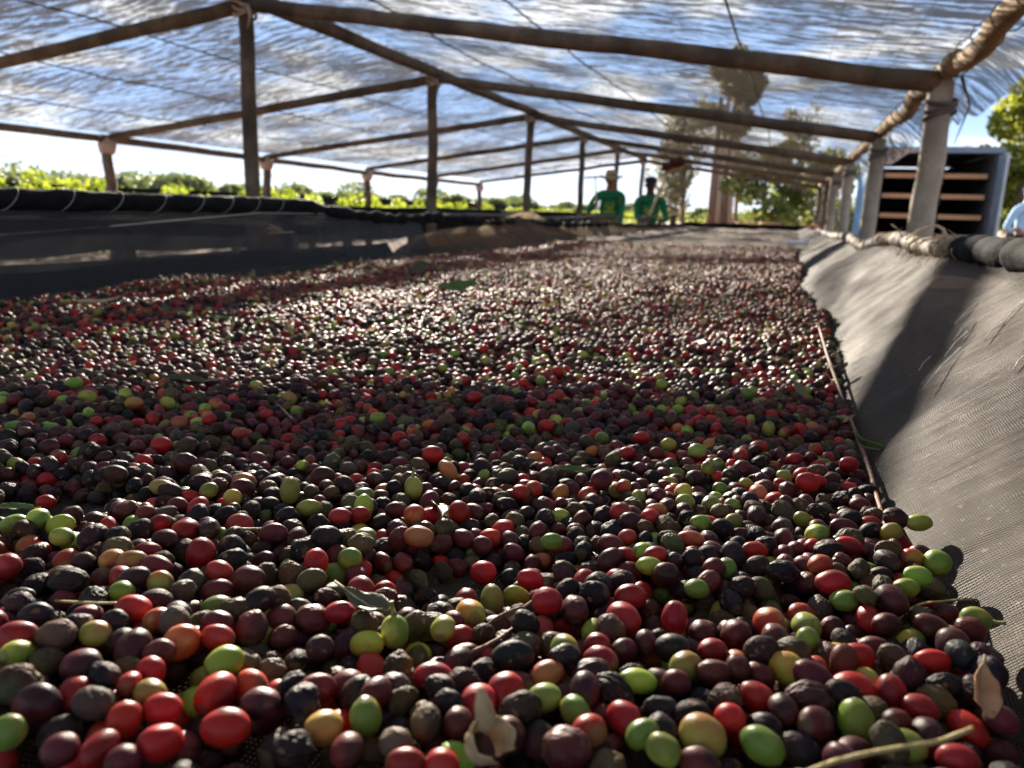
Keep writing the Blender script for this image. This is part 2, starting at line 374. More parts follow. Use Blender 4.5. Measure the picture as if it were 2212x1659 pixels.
for y in ys:
    rx, rz = rimR(y); bx = baseR(y); fz = floor_z(bx, y)-.004; row = []; ur = []
    for j in range(26):
        t = j/25; s = t**1.0
        x = bx+(rx-bx)*s; z = fz+(rz-.012-fz)*(t**.92)
        fold = .0032*math.sin((y*1.0-t*.20)*46+5*noise.noise(Vector((y*1.3, t, 2))))*noise.noise(Vector((y*3.2-t*.6, 1.7, 0)))*2 + .0045*noise.noise(Vector((y*3-t*.5, t*.8, 7))) + .0028*noise.noise(Vector(((y-t*.16)*17, t*1.1, 9)))
        env = math.sin(math.pi*min(1, t+.12))**.6 if t < .88 else .35
        x += fold*env; row.append(Vector((x, y, z-fold*env*.5))-bo); ur.append((t*.29, y))
    P.append(row); UV.append(ur)
rc = grid_uv('side_cloth', M['side_mesh'], P, UV, bed)
# hem: black bulging roll near, frayed grey braid further
def roll(y0, y1, n, r, mt, bul, pitch, name='hem_roll', par=bed, rim=rimR, lump=0.):
    pts = []; rr = []
    for i in range(n):
        y = y0+(y1-y0)*i/(n-1); x, z = rim(y); pts.append(Vector((x, y, z))-bo)
        ph = (y/pitch) % 1; rr.append(r*(1-bul*(abs(2*ph-1)**7))*(1+.09*noise.noise(Vector((y*6, 4, 0))))*(1+lump*noise.noise(Vector((y*14, x, 0)))))
    return MB().tube(pts, rr, 14, .05*(lump > 0)).build(name, mt, par)
roll(-.3, 1.62, 200, .0235, M['blackcloth'], .38, .155, lump=.22)
hr2 = roll(1.60, 8.6, 420, .0195, M['greybraid'], .35, .085, lump=.7)
mb = MB()
for i, y in enumerate(np.arange(-.2, 1.62, .155)):
    x, z = rimR(y); c = Vector((x, y, z))-bo
    mb.tube([c+Vector((math.cos(a)*.0175, .02*math.sin(a+1), math.sin(a)*.0175)) for a in np.linspace(0, 6.28, 12)], .0011, 4)
mb.build('lacing', M['thread'], bed)
mb = MB()
for i in range(90):
    y = 1.55+(rnd.random()**1.6)*4; x, z = rimR(y); c = Vector((x, y, z))-bo
    a0 = rnd.uniform(0, 6); mb.tube([c+Vector((math.cos(a0+a)*.021, .012*a, math.sin(a0+a)*.021)) for a in np.linspace(0, 4, 9)], .0022, 4)
for i in range(46):
    y = 1.58+rnd.random()**2*1.1; x, z = rimR(y); c = Vector((x-.01, y, z+.008))-bo; d = Vector((rnd.uniform(-1, .6), rnd.uniform(-1, 1), rnd.uniform(-.2, 1)))*.03*rnd.uniform(.4, 1.6)
    mb.tube([c, c+d*.5+Vector((0, 0, .006)), c+d], [.0012, .0009, .0004], 3)
for i in range(10):
    y = 1.6+rnd.random()*.9; x, z = rimR(y); c = Vector((x-.02, y, z-.01))-bo
    mb.tube([c, c+Vector((-.012, .01, -.02)), c+Vector((-.01, .0, -.045-.02*rnd.random()))], [.0015, .0012, .0006], 3)
tag(mb.build('frayed_twine', M['twine'], bed), kind='stuff')
# pale snagged threads in the near cloth
mb = MB()
def cloth_pt(y, t):
    rx, rz = rimR(y); bx = baseR(y); fz = floor_z(bx, y); return Vector((bx+(rx-bx)*t, y, fz+(rz-.012-fz)*t**.92))
for (px, py, qx, qy) in ((2075, 690, 2098, 670), (2063, 700, 2108, 655), (2060, 735, 2100, 690), (2040, 770, 2090, 715), (1995, 838, 2075, 750), (2160, 705, 2212, 650), (2125, 735, 2165, 695), (2190, 800, 2212, 768), (1985, 800, 2010, 770)):
    pts = []
    for k in range(7):
        d = ray(px+(qx-px)*k/6, py+(qy-py)*k/6); best = None
        for tt in np.linspace(.3, 2.2, 200):
            p = d*tt
            if p.x > rimR(p.y)[0]: break
            s = max(0, min(1, ((p.x-baseR(p.y))/max(.01, rimR(p.y)[0]-baseR(p.y)))))
            q = cloth_pt(p.y, s) if s > 0 else None
            if q is not None and p.z < q.z+.004: best = p; break
        if best is not None: pts.append(best-bo)
    if len(pts) > 2: mb.tube([pts[0], pts[0].lerp(pts[-1], .5)+Vector((-.0012, 0, .0008)), pts[-1]], .0005, 4)
if mb.v: mb.build('snagged_thread', M['thread'], bed)
# left wall
def rimL(y): return (-1.55+.008*noise.noise(Vector((y, 0, 0))), ip(y, [0, 1.2, 2.3, 2.5, 2.94, 3.35, 4.84, 6.7, 9, 13], [-.01, -.010, -.012, -.03, -.05, -.06, -.085, -.11, -.14, -.17])+(.02*noise.noise(Vector((y*1.3, 5, 0))) if y > 2.6 else 0))
P = []
for i in range(300):
    y = .2+12.6*(i/299)**1.5; rx, rz = rimL(y); row = []
    for j in range(14):
        t = j/13; fold = .010*noise.noise(Vector((y*2.2, t*1.5, 11)))*math.sin(math.pi*t)
        row.append(Vector((XL+(rx-XL)*t+fold, y, FL+(rz-.01-FL)*t))-bo)
    P.append(row)
for a_, b_ in ((0, 3.2), (4.9, 13)):
    Q = [r for r in P if a_ <= r[0].y+bo.y <= b_]; MB().grid(Q).build('side_cloth', M['side_net'] if a_ == 0 else M['sunlit_mesh'], bed)
MB().grid([[Vector((XL+(rimL(y)[0]-XL)*t*.55+.004, y, FL+t*(ip(y, [.3, 1.3, 1.6, 2.4, 4], [.072, .074, .078, .075, .06])+.008*noise.noise(Vector((y*3, 0, 2))))))-bo for t in np.linspace(0, 1, 6)] for y in np.linspace(.2, 2.8, 60)]).build('lower_cloth', M['lower'], bed)
roll(.2, 2.35, 120, .024, M['blackcloth'], .08, .24, rim=rimL, lump=.2)
roll(2.3, 12.7, 400, .018, M['blackcloth'], .25, .33, rim=rimL, lump=.9)
mb = MB()
for y in (1.22, 1.36, 1.5, 1.64, 1.78, 1.9, 2.02, 2.14):
    x, z = rimL(y); c = Vector((x, y, z))-bo; mb.tube([c+Vector((math.cos(a)*.026, .02*math.sin(a), math.sin(a)*.0255)) for a in np.linspace(0, 6.28, 14)], .0007, 4)
mb.build('lacing', M['thread'], bed)
MB().tube([on_x(px, py, -1.535)-bo for px, py in ((-60, 512), (0, 508), (200, 492), (400, 474), (560, 460), (700, 462))], .0016, 4).build('seam', M['thread'], bed)
MB().tube([Vector((-1.575, y, -.045+.01*math.sin(y*2)))-bo for y in np.linspace(.3, 12, 40)], .010, 6).build('top_rail', M['dirt_dark'], bed)
for y in (.2, 2.25, 4.6, 7.0, 9.5, 12.0):
    MB().box(Vector((-1.62, y, (GZ-.02)/2))-bo, (.09, .085, 1.03)).build('bed_post', M['log'], bed, smooth=False)
    MB().box(Vector((.36, y+.3, (GZ-.1)/2-.02))-bo, (.07, .07, .95)).build('bed_post', M['log'], bed, smooth=False)
for y in np.arange(0, 13, 1.2): MB().box(Vector((-.65, y, -.265))-bo, (1.95, .07, .07)).build('cross_rail', M['log'], bed, smooth=False)
# knot of twine
mb = MB(); c = on_x(591, 502, -1.53)-bo
mb.ball(c, .008, 8, 6)
for d in ((-.02, 0, .02), (.045, 0, 0), (.03, 0, -.02), (-.025, .01, .012)): mb.tube([c, c+Vector((.012, d[0]*-1.0, d[2]*.5)), c+Vector((.014, d[0]*2.0, d[2]*1.2))], [.004, .003, .002], 5)
mb.build('twine_knot', M['twine'], bed)
# end wall of the bed
MB().grid([[Vector((-1.55+1.9*j/20, 12.8, FL+(.10+.02*noise.noise(Vector((j*.4, 0, 0))))*i/4))-bo for j in range(21)] for i in range(5)]).build('end_cloth', M['blackcloth'], bed)
# slumped mesh, a hump on the bed side shaped after the wall's sunlit patch
prof = [(2.75, -.225), (2.9, -.17), (3.1, -.125), (3.4, -.10), (3.8, -.085), (4.2, -.05), (4.5, -.015), (4.72, -.015), (5.0, -.06), (5.5, -.13), (6.2, -.19), (6.8, -.225)]
P = []; UV = []
for i in range(90):
    y = 2.72+4.1*i/89; top = ip(y, [p[0] for p in prof], [p[1] for p in prof])+.006*noise.noise(Vector((y*5, 0, 2))); row = []; ur = []
    for j in range(16):
        t = j/15; a = t*math.pi*.62
        row.append(Vector((-1.30-.22*math.sin(a)-.03*t + .012*noise.noise(Vector((y*2, t*3, 3))), y+.06*t, FL-.01+(top-FL+.01)*(t**.8)+.01*noise.noise(Vector((y*3, t*4, 8)))*math.sin(math.pi*t)))-bo); ur.append((y, t*.3))
    P.append(row); UV.append(ur)
grid_uv('sunlit_slumped_cloth', M['sunlit_mesh'], P, UV, bed)
# dried brown cherries on the far stretch of the bed: counted by nobody
M['dried'] = simple('dried_cherry_layer', (.10, .07, .05), (.24, .18, .14), 70, .85, 1, .02, 6)
P = [[Vector((XL+.02+(XR-XL)*j/60, 5.2+7.5*i/200, floor_z(0, 6)+.016+.012*noise.noise(Vector((j*1.9, i*2.1, 0)))+.02*noise.noise(Vector((j*.13, i*.1, 0))))) for j in range(61)] for i in range(201)]
tag(MB().grid(P).build('dried_cherry_layer', M['dried']), kind='stuff', label='brown layer of drying coffee at the far end of the bed')

# ------------------------------------------------------------------ second bed, further left, and netted fence beyond
def side_bed(name, x0, x1, y0, y1, ztop, zbot, label, legs):
    b = empty(name, (x0, (y0+y1)/2, GZ)); o = Vector((x0, (y0+y1)/2, GZ)); tag(b, label, 'drying bed')
    for x in (x0, x1):
        P = [[Vector((x, y0+(y1-y0)*i/80, zbot+.03*noise.noise(Vector((i*.35, x, 0)))+(ztop-zbot+.02*noise.noise(Vector((i*.2, x, 4))))*t))-o for t in (0, .5, 1)] for i in range(81)]
        MB().grid(P).build('side_cloth', M['blackcloth'], b)
        MB().tube([Vector((x, y0+(y1-y0)*i/60, ztop+.02*noise.noise(Vector((i*.27, x, 4)))))-o for i in range(61)], .02, 6).build('hem_roll', M['blackcloth'], b)
    P = [[Vector((x0+(x1-x0)*j/4, y0+(y1-y0)*i/20, ztop-.16))-o for j in range(5)] for i in range(21)]
    MB().grid(P).build('mesh_floor', M['dirt_dark'], b)
    for y in np.arange(y0+.3, y1, legs):
        for x in (x0+.05, x1-.05): MB().tube([Vector((x, y, GZ-.02))-o, Vector((x, y, ztop-.05))-o], .045, 7).build('leg', M['log'], b)
    return b
side_bed('drying_bed', -5.3, -3.9, 2.2, 19, -.04, -.34, 'second drying bed with black mesh sides, seen through the left wall of the near bed', 1.35)
side_bed('drying_bed', -21, -19.5, 4, 60, .30, -.5, 'distant dark netted bed behind the bright coffee bushes', 3.)

# ------------------------------------------------------------------ shipping container
cx0, cx1, cy0, cy1, cz1 = 1.90, 4.30, 20.0, 26.0, 1.58
ct = empty('shipping_container', (cx0, cy0, GZ)); co = Vector((cx0, cy0, GZ))
tag(ct, 'open blue shipping container with wooden shelf planks inside, behind the right posts', 'container')
def corr(x, y0, y1, z0, z1, n, ax):
    mb = MB(); P = []
    for i in range(n+1):
        k = (0, 0, .035, .035)[i % 4]; s = y0+(y1-y0)*i/n
        P.append([(x+k, s, z) if ax else (s, x+k, z) for z in (z0, z1)])
    mb.grid([[Vector(q)-co for q in r] for r in P]); return mb
corr(cx0, cy0+.1, cy1, GZ+.1, cz1-.05, 80, True).build('side_wall', M['steel_blue'], ct, smooth=False)
corr(cx1-.04, cy0+.1, cy1, GZ+.1, cz1-.05, 80, True).build('side_wall', M['steel_blue'], ct, smooth=False)
MB().box(Vector(((cx0+cx1)/2, (cy0+cy1)/2+.05, cz1-.02))-co, (cx1-cx0-.02, cy1-cy0-.1, .04)).build('roof', M['steel_grey'], ct, smooth=False)
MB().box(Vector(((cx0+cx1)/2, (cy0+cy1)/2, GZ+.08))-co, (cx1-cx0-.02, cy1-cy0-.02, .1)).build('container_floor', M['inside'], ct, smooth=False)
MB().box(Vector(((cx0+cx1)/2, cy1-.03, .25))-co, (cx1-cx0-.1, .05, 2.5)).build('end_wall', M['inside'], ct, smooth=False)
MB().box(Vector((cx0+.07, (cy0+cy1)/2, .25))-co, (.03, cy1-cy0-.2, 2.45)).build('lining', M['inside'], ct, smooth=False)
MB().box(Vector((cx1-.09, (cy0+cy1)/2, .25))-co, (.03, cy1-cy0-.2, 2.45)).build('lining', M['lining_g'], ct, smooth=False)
MB().box(Vector(((cx0+cx1)/2, cy0+.05, cz1-.01))-co, (cx1-cx0+.04, .1, .13)).build('header_beam', M['steel_grey'], ct, smooth=False)
for x in (cx0, cx1): MB().box(Vector((x, cy0+.05, .22))-co, (.12, .12, 2.5)).build('corner_post', M['steel_grey'], ct, smooth=False)
for zi, py in ((0, 381), (1, 426), (2, 470), (3, 514)):
    z = on_y(2100, py, cy0+.25).z
    for xa, xb in ((cx0+.12, cx0+.92), (cx1-1.05, cx1-.18)):
        MB().box(Vector(((xa+xb)/2, cy0+.25, z))-co, (xb-xa, .05, .10)).build('shelf_plank', M['plank'], ct, smooth=False)
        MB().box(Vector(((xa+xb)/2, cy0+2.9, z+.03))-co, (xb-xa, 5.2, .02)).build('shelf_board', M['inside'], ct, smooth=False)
        MB().box(Vector((xb if xa < 3 else xa, cy0+.33, z-.05))-co, (.03, .06, .62)).build('shelf_upright', M['inside'], ct, smooth=False)
dr = MB().box(Vector((cx1+.03, cy0-.22, .25))-co, (.05, .42, 2.45), Matrix.Rotation(-.03, 3, 'Z')).build('door', M['steel_white'], ct, smooth=False)
for q in (-.1, .08): MB().tube([Vector((cx1-.02+q*.03, cy0-.22+q, -.95))-co, Vector((cx1-.02+q*.03, cy0-.22+q, 1.42))-co], .018, 6).build('lock_rod', M['steel_grey'], dr)
tp = MB().grid([[Vector((cx0-.2+1.0*u, cy0-.12-.1*math.sin(3*u), cz1+.02-(.15+.38*(1-abs(2*u-.7)))*v*(1-u*.75)+.02*math.sin(9*u)))-Vector((cx0, cy0, 1.2)) for v in np.linspace(0, 1, 9)] for u in np.linspace(0, 1, 17)]).build('tarp', M['tie'], None, loc=(cx0, cy0, 1.2))
tag(tp, 'pale brown cloth sagging from the top corner of the container', 'cloth')

# ------------------------------------------------------------------ trees and bushes
def leaf_cloud(n, fn, size, seed, up_bias=.3):
    rr = np.random.RandomState(seed); V = []; F = []
    pts = fn(rr, n); n = len(pts)
    d1 = rr.normal(size=(n, 3)); d1 /= np.linalg.norm(d1, axis=1)[:, None]
    d2 = np.cross(d1, rr.normal(size=(n, 3))); d2 /= np.linalg.norm(d2, axis=1)[:, None]
    s = size*rr.uniform(.6, 1.4, n)[:, None]
    V = np.empty((n*4, 3)); V[0::4] = pts-d1*s; V[1::4] = pts+d2*s*.42; V[2::4] = pts+d1*s; V[3::4] = pts-d2*s*.42
    me = bpy.data.meshes.new('leaves'); me.vertices.add(n*4); me.vertices.foreach_set('co', V.ravel())
    me.loops.add(n*4); me.loops.foreach_set('vertex_index', np.arange(n*4)); me.polygons.add(n)
    me.polygons.foreach_set('loop_start', np.arange(n)*4); me.polygons.foreach_set('loop_total', np.full(n, 4)); me.update(); return me
def clumps(cs, rs, dens=1.):
    cs = np.array(cs, float); rs = np.array(rs, float)
    def fn(rr, n):
        pr = (rs.mean(axis=1)**2); k = rr.choice(len(cs), n, p=pr/pr.sum()); d = rr.normal(size=(n, 3)); d /= np.linalg.norm(d, axis=1)[:, None]
        return cs[k]+d*rs[k]*(rr.uniform(.35, 1, n)**.5)[:, None]
    return fn
def tree(x, y, h, cw, label, group, mt, seed, trunk_r=.14, n=5200, crown0=.4, leaf=.09, hang=False, nl=7, name='tree'):
    rr = random.Random(seed); o = empty(name, (x, y, GZ)); tag(o, label, 'tree', group)
    mb = MB(); lean = Vector((rr.uniform(-.4, .4), rr.uniform(-.4, .4), h*.92)); tr = [lean*t+Vector((.12*math.sin(4*t+seed), .1*math.cos(3*t+seed), 0))*t for t in np.linspace(0, 1, 9)]
    mb.tube(tr, lambda t: trunk_r*(1-.8*t)+.01, 9, .06, seed=seed); cs = []; rs = []
    for k in range(nl):
        t = crown0*.8+(1-crown0*.8)*k/nl; b = lean*t; a = rr.uniform(0, 6.28) + k*2.4; L = cw*(1.05-.55*t)*rr.uniform(.6, 1.05); e = b+Vector((math.cos(a)*L, math.sin(a)*L, (rr.uniform(.1, .5) if not hang else rr.uniform(-.1, .25))*L+.3))
        mid = b.lerp(e, .5)+Vector((0, 0, .15*L)); mb.tube([b, mid, e], [trunk_r*.42*(1-.5*t), trunk_r*.25, .012], 6)
        for q in range(4):
            c = b.lerp(e, .45+.2*q)+Vector((rr.gauss(0, .25), rr.gauss(0, .25), rr.gauss(0, .25)))*cw*.5; cs.append(c); s = cw*rr.uniform(.16, .34); rs.append((s, s, s*(1.7 if hang else .75)))
    for q in range(4): cs.append(lean*(.85+.06*q)+Vector((rr.gauss(0, .2), rr.gauss(0, .2), 0))*cw); rs.append([cw*rr.uniform(.2, .35)]*3)
    mb.build('trunk', M['bark'], o)
    link('crown', leaf_cloud(n, clumps(cs, rs), leaf, seed), mt, o)
    return o
G1 = 'trees behind the far end of the shelter'
# placed by bearing: x from the picture, distance d
def at(px, d):
    v = ray(px, 470); k = d/v.y; return v.x*k, d
trees = [(1478, 34, 5.2, 1.7, 'slim drooping tree just right of the two workers, behind the shelter', 'pine_leaf', .10, .35, True, 2600),
         (1590, 38, 8.6, 1.1, 'tall tree whose dark crown shows through the roof net', 'pine_leaf', .10, .50, False, 1900),
         (1650, 30, 3.3, 1.8, 'low bushy dark green tree beyond the end of the bed', 'tree_leaf', .1, .25, False, 2800),
         (1720, 44, 6.6, 1.9, 'broad tall tree behind the shelter, left of the container', 'pine_leaf', .09, .45, True, 1500),
         (1775, 32, 3.2, 1.7, 'small round leafy tree beside the far right shelter posts', 'tree_leaf', .09, .25, False, 2600),
         (1560, 48, 7.0, 1.6, 'thin tree behind the thick pale trunks', 'pine_leaf', .12, .5, True, 1800)]
for i, (px, d, h, cw, lab, mt, tr_, c0, hang, n) in enumerate(trees):
    x, y = at(px, d); tree(x, y, h, cw, lab, G1, M[mt], 31+i, tr_, n, c0, .14, hang)
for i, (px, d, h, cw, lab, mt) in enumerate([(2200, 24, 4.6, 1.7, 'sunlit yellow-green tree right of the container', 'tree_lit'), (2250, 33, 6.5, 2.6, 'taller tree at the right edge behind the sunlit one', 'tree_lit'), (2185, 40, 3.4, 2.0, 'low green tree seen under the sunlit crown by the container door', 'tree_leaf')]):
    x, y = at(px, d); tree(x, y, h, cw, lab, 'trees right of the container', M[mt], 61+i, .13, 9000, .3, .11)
# thick pale trunks
x, y = at(1553, 36)
ot = empty('tree', (x, y, GZ)); tag(ot, 'clump of thick pale trunks standing between the drooping and the bushy tree', 'tree', G1)
for k in range(4):
    a = -.36+.25*k; MB().tube([(a, .1*k, 0), (a*1.02, .1*k, 2.5), (a*1.2+.1, .1*k, 6)], [.17, .14, .1], 9, .08, seed=k).build('trunk', M['tie'] if k % 2 else M['bark'], ot)
link('crown', leaf_cloud(6000, clumps([(rnd.uniform(-1.2, 1.2), rnd.uniform(-1, 1), rnd.uniform(4.8, 7.5)) for _ in range(14)], [(.6, .6, .5)]*14), .13, 5), M['pine_leaf'], ot)
# undergrowth line behind the shelter
def under(rr, n):
    k = rr.randint(0, 90, n); c = np.random.RandomState(4).uniform(size=(90, 3)); c = np.stack([-4.8+17*c[:, 0], 40+8*c[:, 1], GZ+.3+.5*c[:, 2]+.9*c[:, 0]], 1)
    d = rr.normal(size=(n, 3)); d /= np.linalg.norm(d, axis=1)[:, None]; return c[k]+d*np.array([1.0, 1, .6])*(rr.uniform(.3, 1, n)**.5)[:, None]
tag(link('undergrowth', leaf_cloud(16000, under, .12, 8), M['tree_leaf']), 'dark undergrowth below the trees at the far end', None, None, 'stuff')
# coffee rows left of the shelter
def coffee(rr, n):
    q = np.random.RandomState(12); N = 900
    rows = q.randint(0, 9, N); X = -12.8-rows*2.6-rows**2*.45+q.normal(0, .3, N); Y = 3+110*q.uniform(0, 1, N)**1.4
    Hh = q.uniform(1.1, 1.6, N)*(1-.12*(rows == 0))*np.interp(Y, [3, 15, 30, 60], [.93, 1.0, .93, .76]); k = rr.choice(N, n, p=(1/(15+Y))/(1/(15+Y)).sum()); t = rr.uniform(0, 1, n)
    a = rr.uniform(0, 6.28, n); rad = .62*(1-t*.75)*rr.uniform(.2, 1, n)**.5
    gz = GZ
    return np.stack([X[k]+np.cos(a)*rad, Y[k]+np.sin(a)*rad*1.5, gz+Hh[k]*t+.0], 1)
tag(link('coffee_bushes', leaf_cloud(230000, coffee, .07, 3), M['coffee_leaf']), 'bright yellow-green rows of coffee bushes in full sun left of the shelter', None, None, 'stuff')
# far treeline
def tl(rr, n):
    q = np.random.RandomState(5); N = 330; az = q.uniform(R(-5), R(75), N); d = q.uniform(120, 190, N); s = q.uniform(2.0, 4.2, N); s *= np.interp(az, [R(-5), R(12), R(30), R(55)], [.27, .30, .56, .98]); s[q.uniform(size=N) > .93] *= 1.5
    c = np.stack([-np.sin(az)*d, np.cos(az)*d, GZ+s*.75], 1); k = rr.randint(0, N, n); v = rr.normal(size=(n, 3)); v /= np.linalg.norm(v, axis=1)[:, None]
    return c[k]+v*(s[k]*(rr.uniform(.4, 1, n)**.4))[:, None]*np.array([1.3, 1.3, .8])
tag(link('treeline', leaf_cloud(120000, tl, .55, 6), M['far_leaf']), 'far-off line of trees on the horizon left of the shelter', None, None, 'stuff')

# ------------------------------------------------------------------ people
def skin_mesh(name, joints, edges, mt, parent, sub=2, extra=None):
    me = bpy.data.meshes.new(name); me.from_pydata([j[0] for j in joints], edges, [])
    o = bpy.data.objects.new(name, me); C.objects.link(o); o.parent = parent
    bm = bmesh.new(); bm.from_mesh(me); bm.verts.ensure_lookup_table(); ly = bm.verts.layers.skin.verify()
    for i, j in enumerate(joints):
        r = j[1]; bm.verts[i][ly].radius = (r if isinstance(r, tuple) else (r, r)); bm.verts[i][ly].use_root = (i == 0)
    bm.to_mesh(me); bm.free()
    md = o.modifiers.new('skin', 'SKIN'); md.use_smooth_shade = True; ms = o.modifiers.new('sub', 'SUBSURF'); ms.levels = sub; ms.render_levels = sub
    me.materials.append(mt); return o
def chain(J, E, start, pts):
    last = start
    for p in pts: J.append(p); E.append((last, len(J)-1)); last = len(J)-1
    return last
def person(x, y, H, face, handL, handR, label, shirt, skin, hat, emblem=True, group=None, tilt=0):
    """face: yaw so that local -Y looks at the camera; hands given in local coords"""
    o = empty('person', (x, y, GZ)); o.rotation_euler = (0, 0, face); tag(o, label, 'person', group)
    k = H/1.70
    def S(v): return (v[0]*k, v[1]*k, v[2]*k)
    J = [(S((0, 0, .93)), (.115*k, .095*k))]; E = []
    ch = chain(J, E, 0, [(S((0, .01, 1.12)), (.125*k, .09*k)), (S((0, .01, 1.30)), (.14*k, .09*k)), (S((0, .01, 1.40)), (.075*k, .07*k))]); chest = ch-1
    nk = chain(J, E, ch, [(S((0, 0, 1.47)), .068*k), (S((0, -.01+tilt, 1.52)), .06*k), (S((0, -.02+tilt, 1.585)), (.088*k, .10*k)), (S((0, -.015+tilt, 1.64)), (.084*k, .098*k)), (S((0, -.01+tilt, 1.685)), (.045*k, .055*k))])
    for s, hd in ((-1, handL), (1, handR)):
        hd = Vector(hd); sh_ = Vector((s*.185*k, .01*k, 1.375*k)); d = hd-sh_; L = d.length; side = Vector((s*.6, .5, -.8)).normalized(); el = sh_.lerp(hd, .52)+side*math.sqrt(max(0, (.30*k)**2-(L/2)**2))
        chain(J, E, ch, [((s*.10*k, .01*k, 1.39*k), .06*k), (tuple(sh_), .06*k), (tuple(sh_.lerp(el, .5)), .048*k), (tuple(el), .04*k), (tuple(el.lerp(hd, .5)), .036*k), (tuple(el.lerp(hd, .93)), .026*k), (tuple(hd), (.038*k, .022*k))])
    for s in (-1, 1):
        chain(J, E, 0, [(S((s*.09, 0, .86)), .085*k), (S((s*.10, -.01, .66)), .078*k), (S((s*.10, -.01, .47)), .056*k), (S((s*.10, .01, .30)), .055*k), (S((s*.10, .02, .09)), .038*k), (S((s*.11, -.08, .035)), (.04*k, .03*k)), (S((s*.115, -.15, .025)), (.035*k, .02*k))])
    skin_mesh('body', J, E, skin, o)
    # face features and ears, fingers
    mb = MB(); f0 = Vector((0, tilt*k-.02*k, 0))
    mb.tube([f0+Vector((0, -.085*k, 1.615*k)), f0+Vector((0, -.112*k, 1.585*k)), f0+Vector((0, -.09*k, 1.575*k))], [.008, .017, .012], 6)
    for s in (-1, 1): mb.ball(f0+Vector((s*.082*k, .01, 1.60*k)), (.012, .02, .032), 6, 5)
    for s, hd in ((-1, handL), (1, handR)):
        hd = Vector(hd)
        for q in range(4):
            c = hd+Vector((-s*.01, -.02, .03-.02*q)); mb.tube([c+Vector((s*.03, 0, 0)), c+Vector((s*.01, -.028, 0)), c+Vector((-s*.022, -.02, -.002)), c+Vector((-s*.024, .002, -.004))], [.011, .011, .010, .008-.001*abs(q-1)], 6)
        mb.tube([hd+Vector((s*.02, .01, .02)), hd+Vector((0, .015, .05)), hd+Vector((-s*.02, -.005, .06))], [.013, .012, .009], 6)
    mb.build('face_and_fingers', skin, o)
    mb = MB()
    for s in (-1, 1): mb.ball(f0+Vector((s*.033*k, -.083*k, 1.615*k)), (.013, .007, .008), 6, 5)
    mb.tube([f0+Vector((-.028*k, -.086*k, 1.548*k)), f0+Vector((0, -.094*k, 1.545*k)), f0+Vector((.028*k, -.086*k, 1.548*k))], .004, 5)
    mb.build('eyes_and_mouth', M['cap'], o)
    # shirt over torso and arms
    J = [(S((0, 0, .92)), (.17*k, .13*k))]; E = []
    ch = chain(J, E, 0, [(S((0, .01, 1.12)), (.175*k, .125*k)), (S((0, .01, 1.30)), (.198*k, .128*k)), (S((0, .01, 1.405)), (.085*k, .08*k)), (S((0, .0, 1.435)), (.066*k, .066*k))])-1
    for s, hd in ((-1, handL), (1, handR)):
        hd = Vector(hd); sh_ = Vector((s*.21*k, .01*k, 1.36*k)); L = (hd-sh_).length; side = Vector((s*.6, .5, -.8)).normalized(); el = sh_.lerp(hd, .52)+side*math.sqrt(max(0, (.30*k)**2-(L/2)**2))
        chain(J, E, ch, [((s*.10*k, .01*k, 1.375*k), .085*k), (tuple(sh_+Vector((0, 0, -.015))), .080*k), (tuple(sh_.lerp(el, .5)), .066*k), (tuple(el), .058*k), (tuple(el.lerp(hd, .5)), .05*k), (tuple(el.lerp(hd, .84)), .042*k)])
    skin_mesh('shirt', J, E, shirt, o)
    J = [(S((0, 0, .94)), (.14*k, .115*k))]; E = []
    for s in (-1, 1): chain(J, E, 0, [(S((s*.095, 0, .84)), .10*k), (S((s*.10, -.01, .66)), .09*k), (S((s*.10, -.01, .47)), .075*k), (S((s*.10, .01, .28)), .07*k), (S((s*.10, .02, .10)), .066*k)])
    skin_mesh('trousers', J, E, M['trousers'], o)
    for s in (-1, 1): MB().ball(S((s*.11, -.06, .045)), (.055, .14, .05), 10, 7).build('boot', M['boot'], o)
    if emblem:
        mb = MB(); cz = 1.20*k; yy = -.168*k
        def arcp(r, a0, a1, n=9): return [Vector((math.cos(a)*r, yy-.008+.25*(math.cos(a)*r)**2, cz+math.sin(a)*r)) for a in np.linspace(a0, a1, n)]
        mb.tube(arcp(.055, math.pi*.95, math.pi*2.05, 11), [.006]+[.026]*9+[.006], 6, flat=.4)
        mb.tube([(0, yy-.01, cz-.05), (0, yy-.012, cz+.0), (-.012, yy-.01, cz+.035)], [.014, .016, .003], 6, flat=.5)
        for s in (-1, 1): mb.tube([(s*.052, yy-.008, cz+.0), (s*.05, yy-.008, cz+.03), (s*.034, yy-.008, cz+.055)], [.014, .012, .002], 6, flat=.4)
        for q in range(8): mb.box((-.077+.022*q, yy-.004+.25*(-.077+.022*q)**2, cz-.105), (.018, .008, .030))
        mb.build('shirt_emblem', M['yellow_print'], o)
    hc = f0+Vector((0, .01, 1.655*k))
    if hat == 'straw':
        mb = MB(); P = []
        for r, z in ((.10, -.018), (.15, -.034), (.182, -.02), (.178, -.004), (.135, -.006), (.10, .006), (.092, .02), (.088, .07), (.075, .105), (.04, .112), (.001, .105)):
            P.append([hc+Vector((math.cos(a)*r*(1.0+.04*math.cos(2*a)), math.sin(a)*r*1.1, z+(.03*abs(math.cos(a))-.03*abs(math.sin(a)) if r > .12 else 0))) for a in np.linspace(0, 6.2832, 25)])
        mb.grid(P).build('straw_hat', M['straw_hat'], o)
        MB().tube([hc+Vector((math.cos(a)*.093, math.sin(a)*.10, .022)) for a in np.linspace(0, 6.2832, 25)], .008, 5).build('hat_band', M['brush'], o)
    elif hat == 'cap':
        P = []
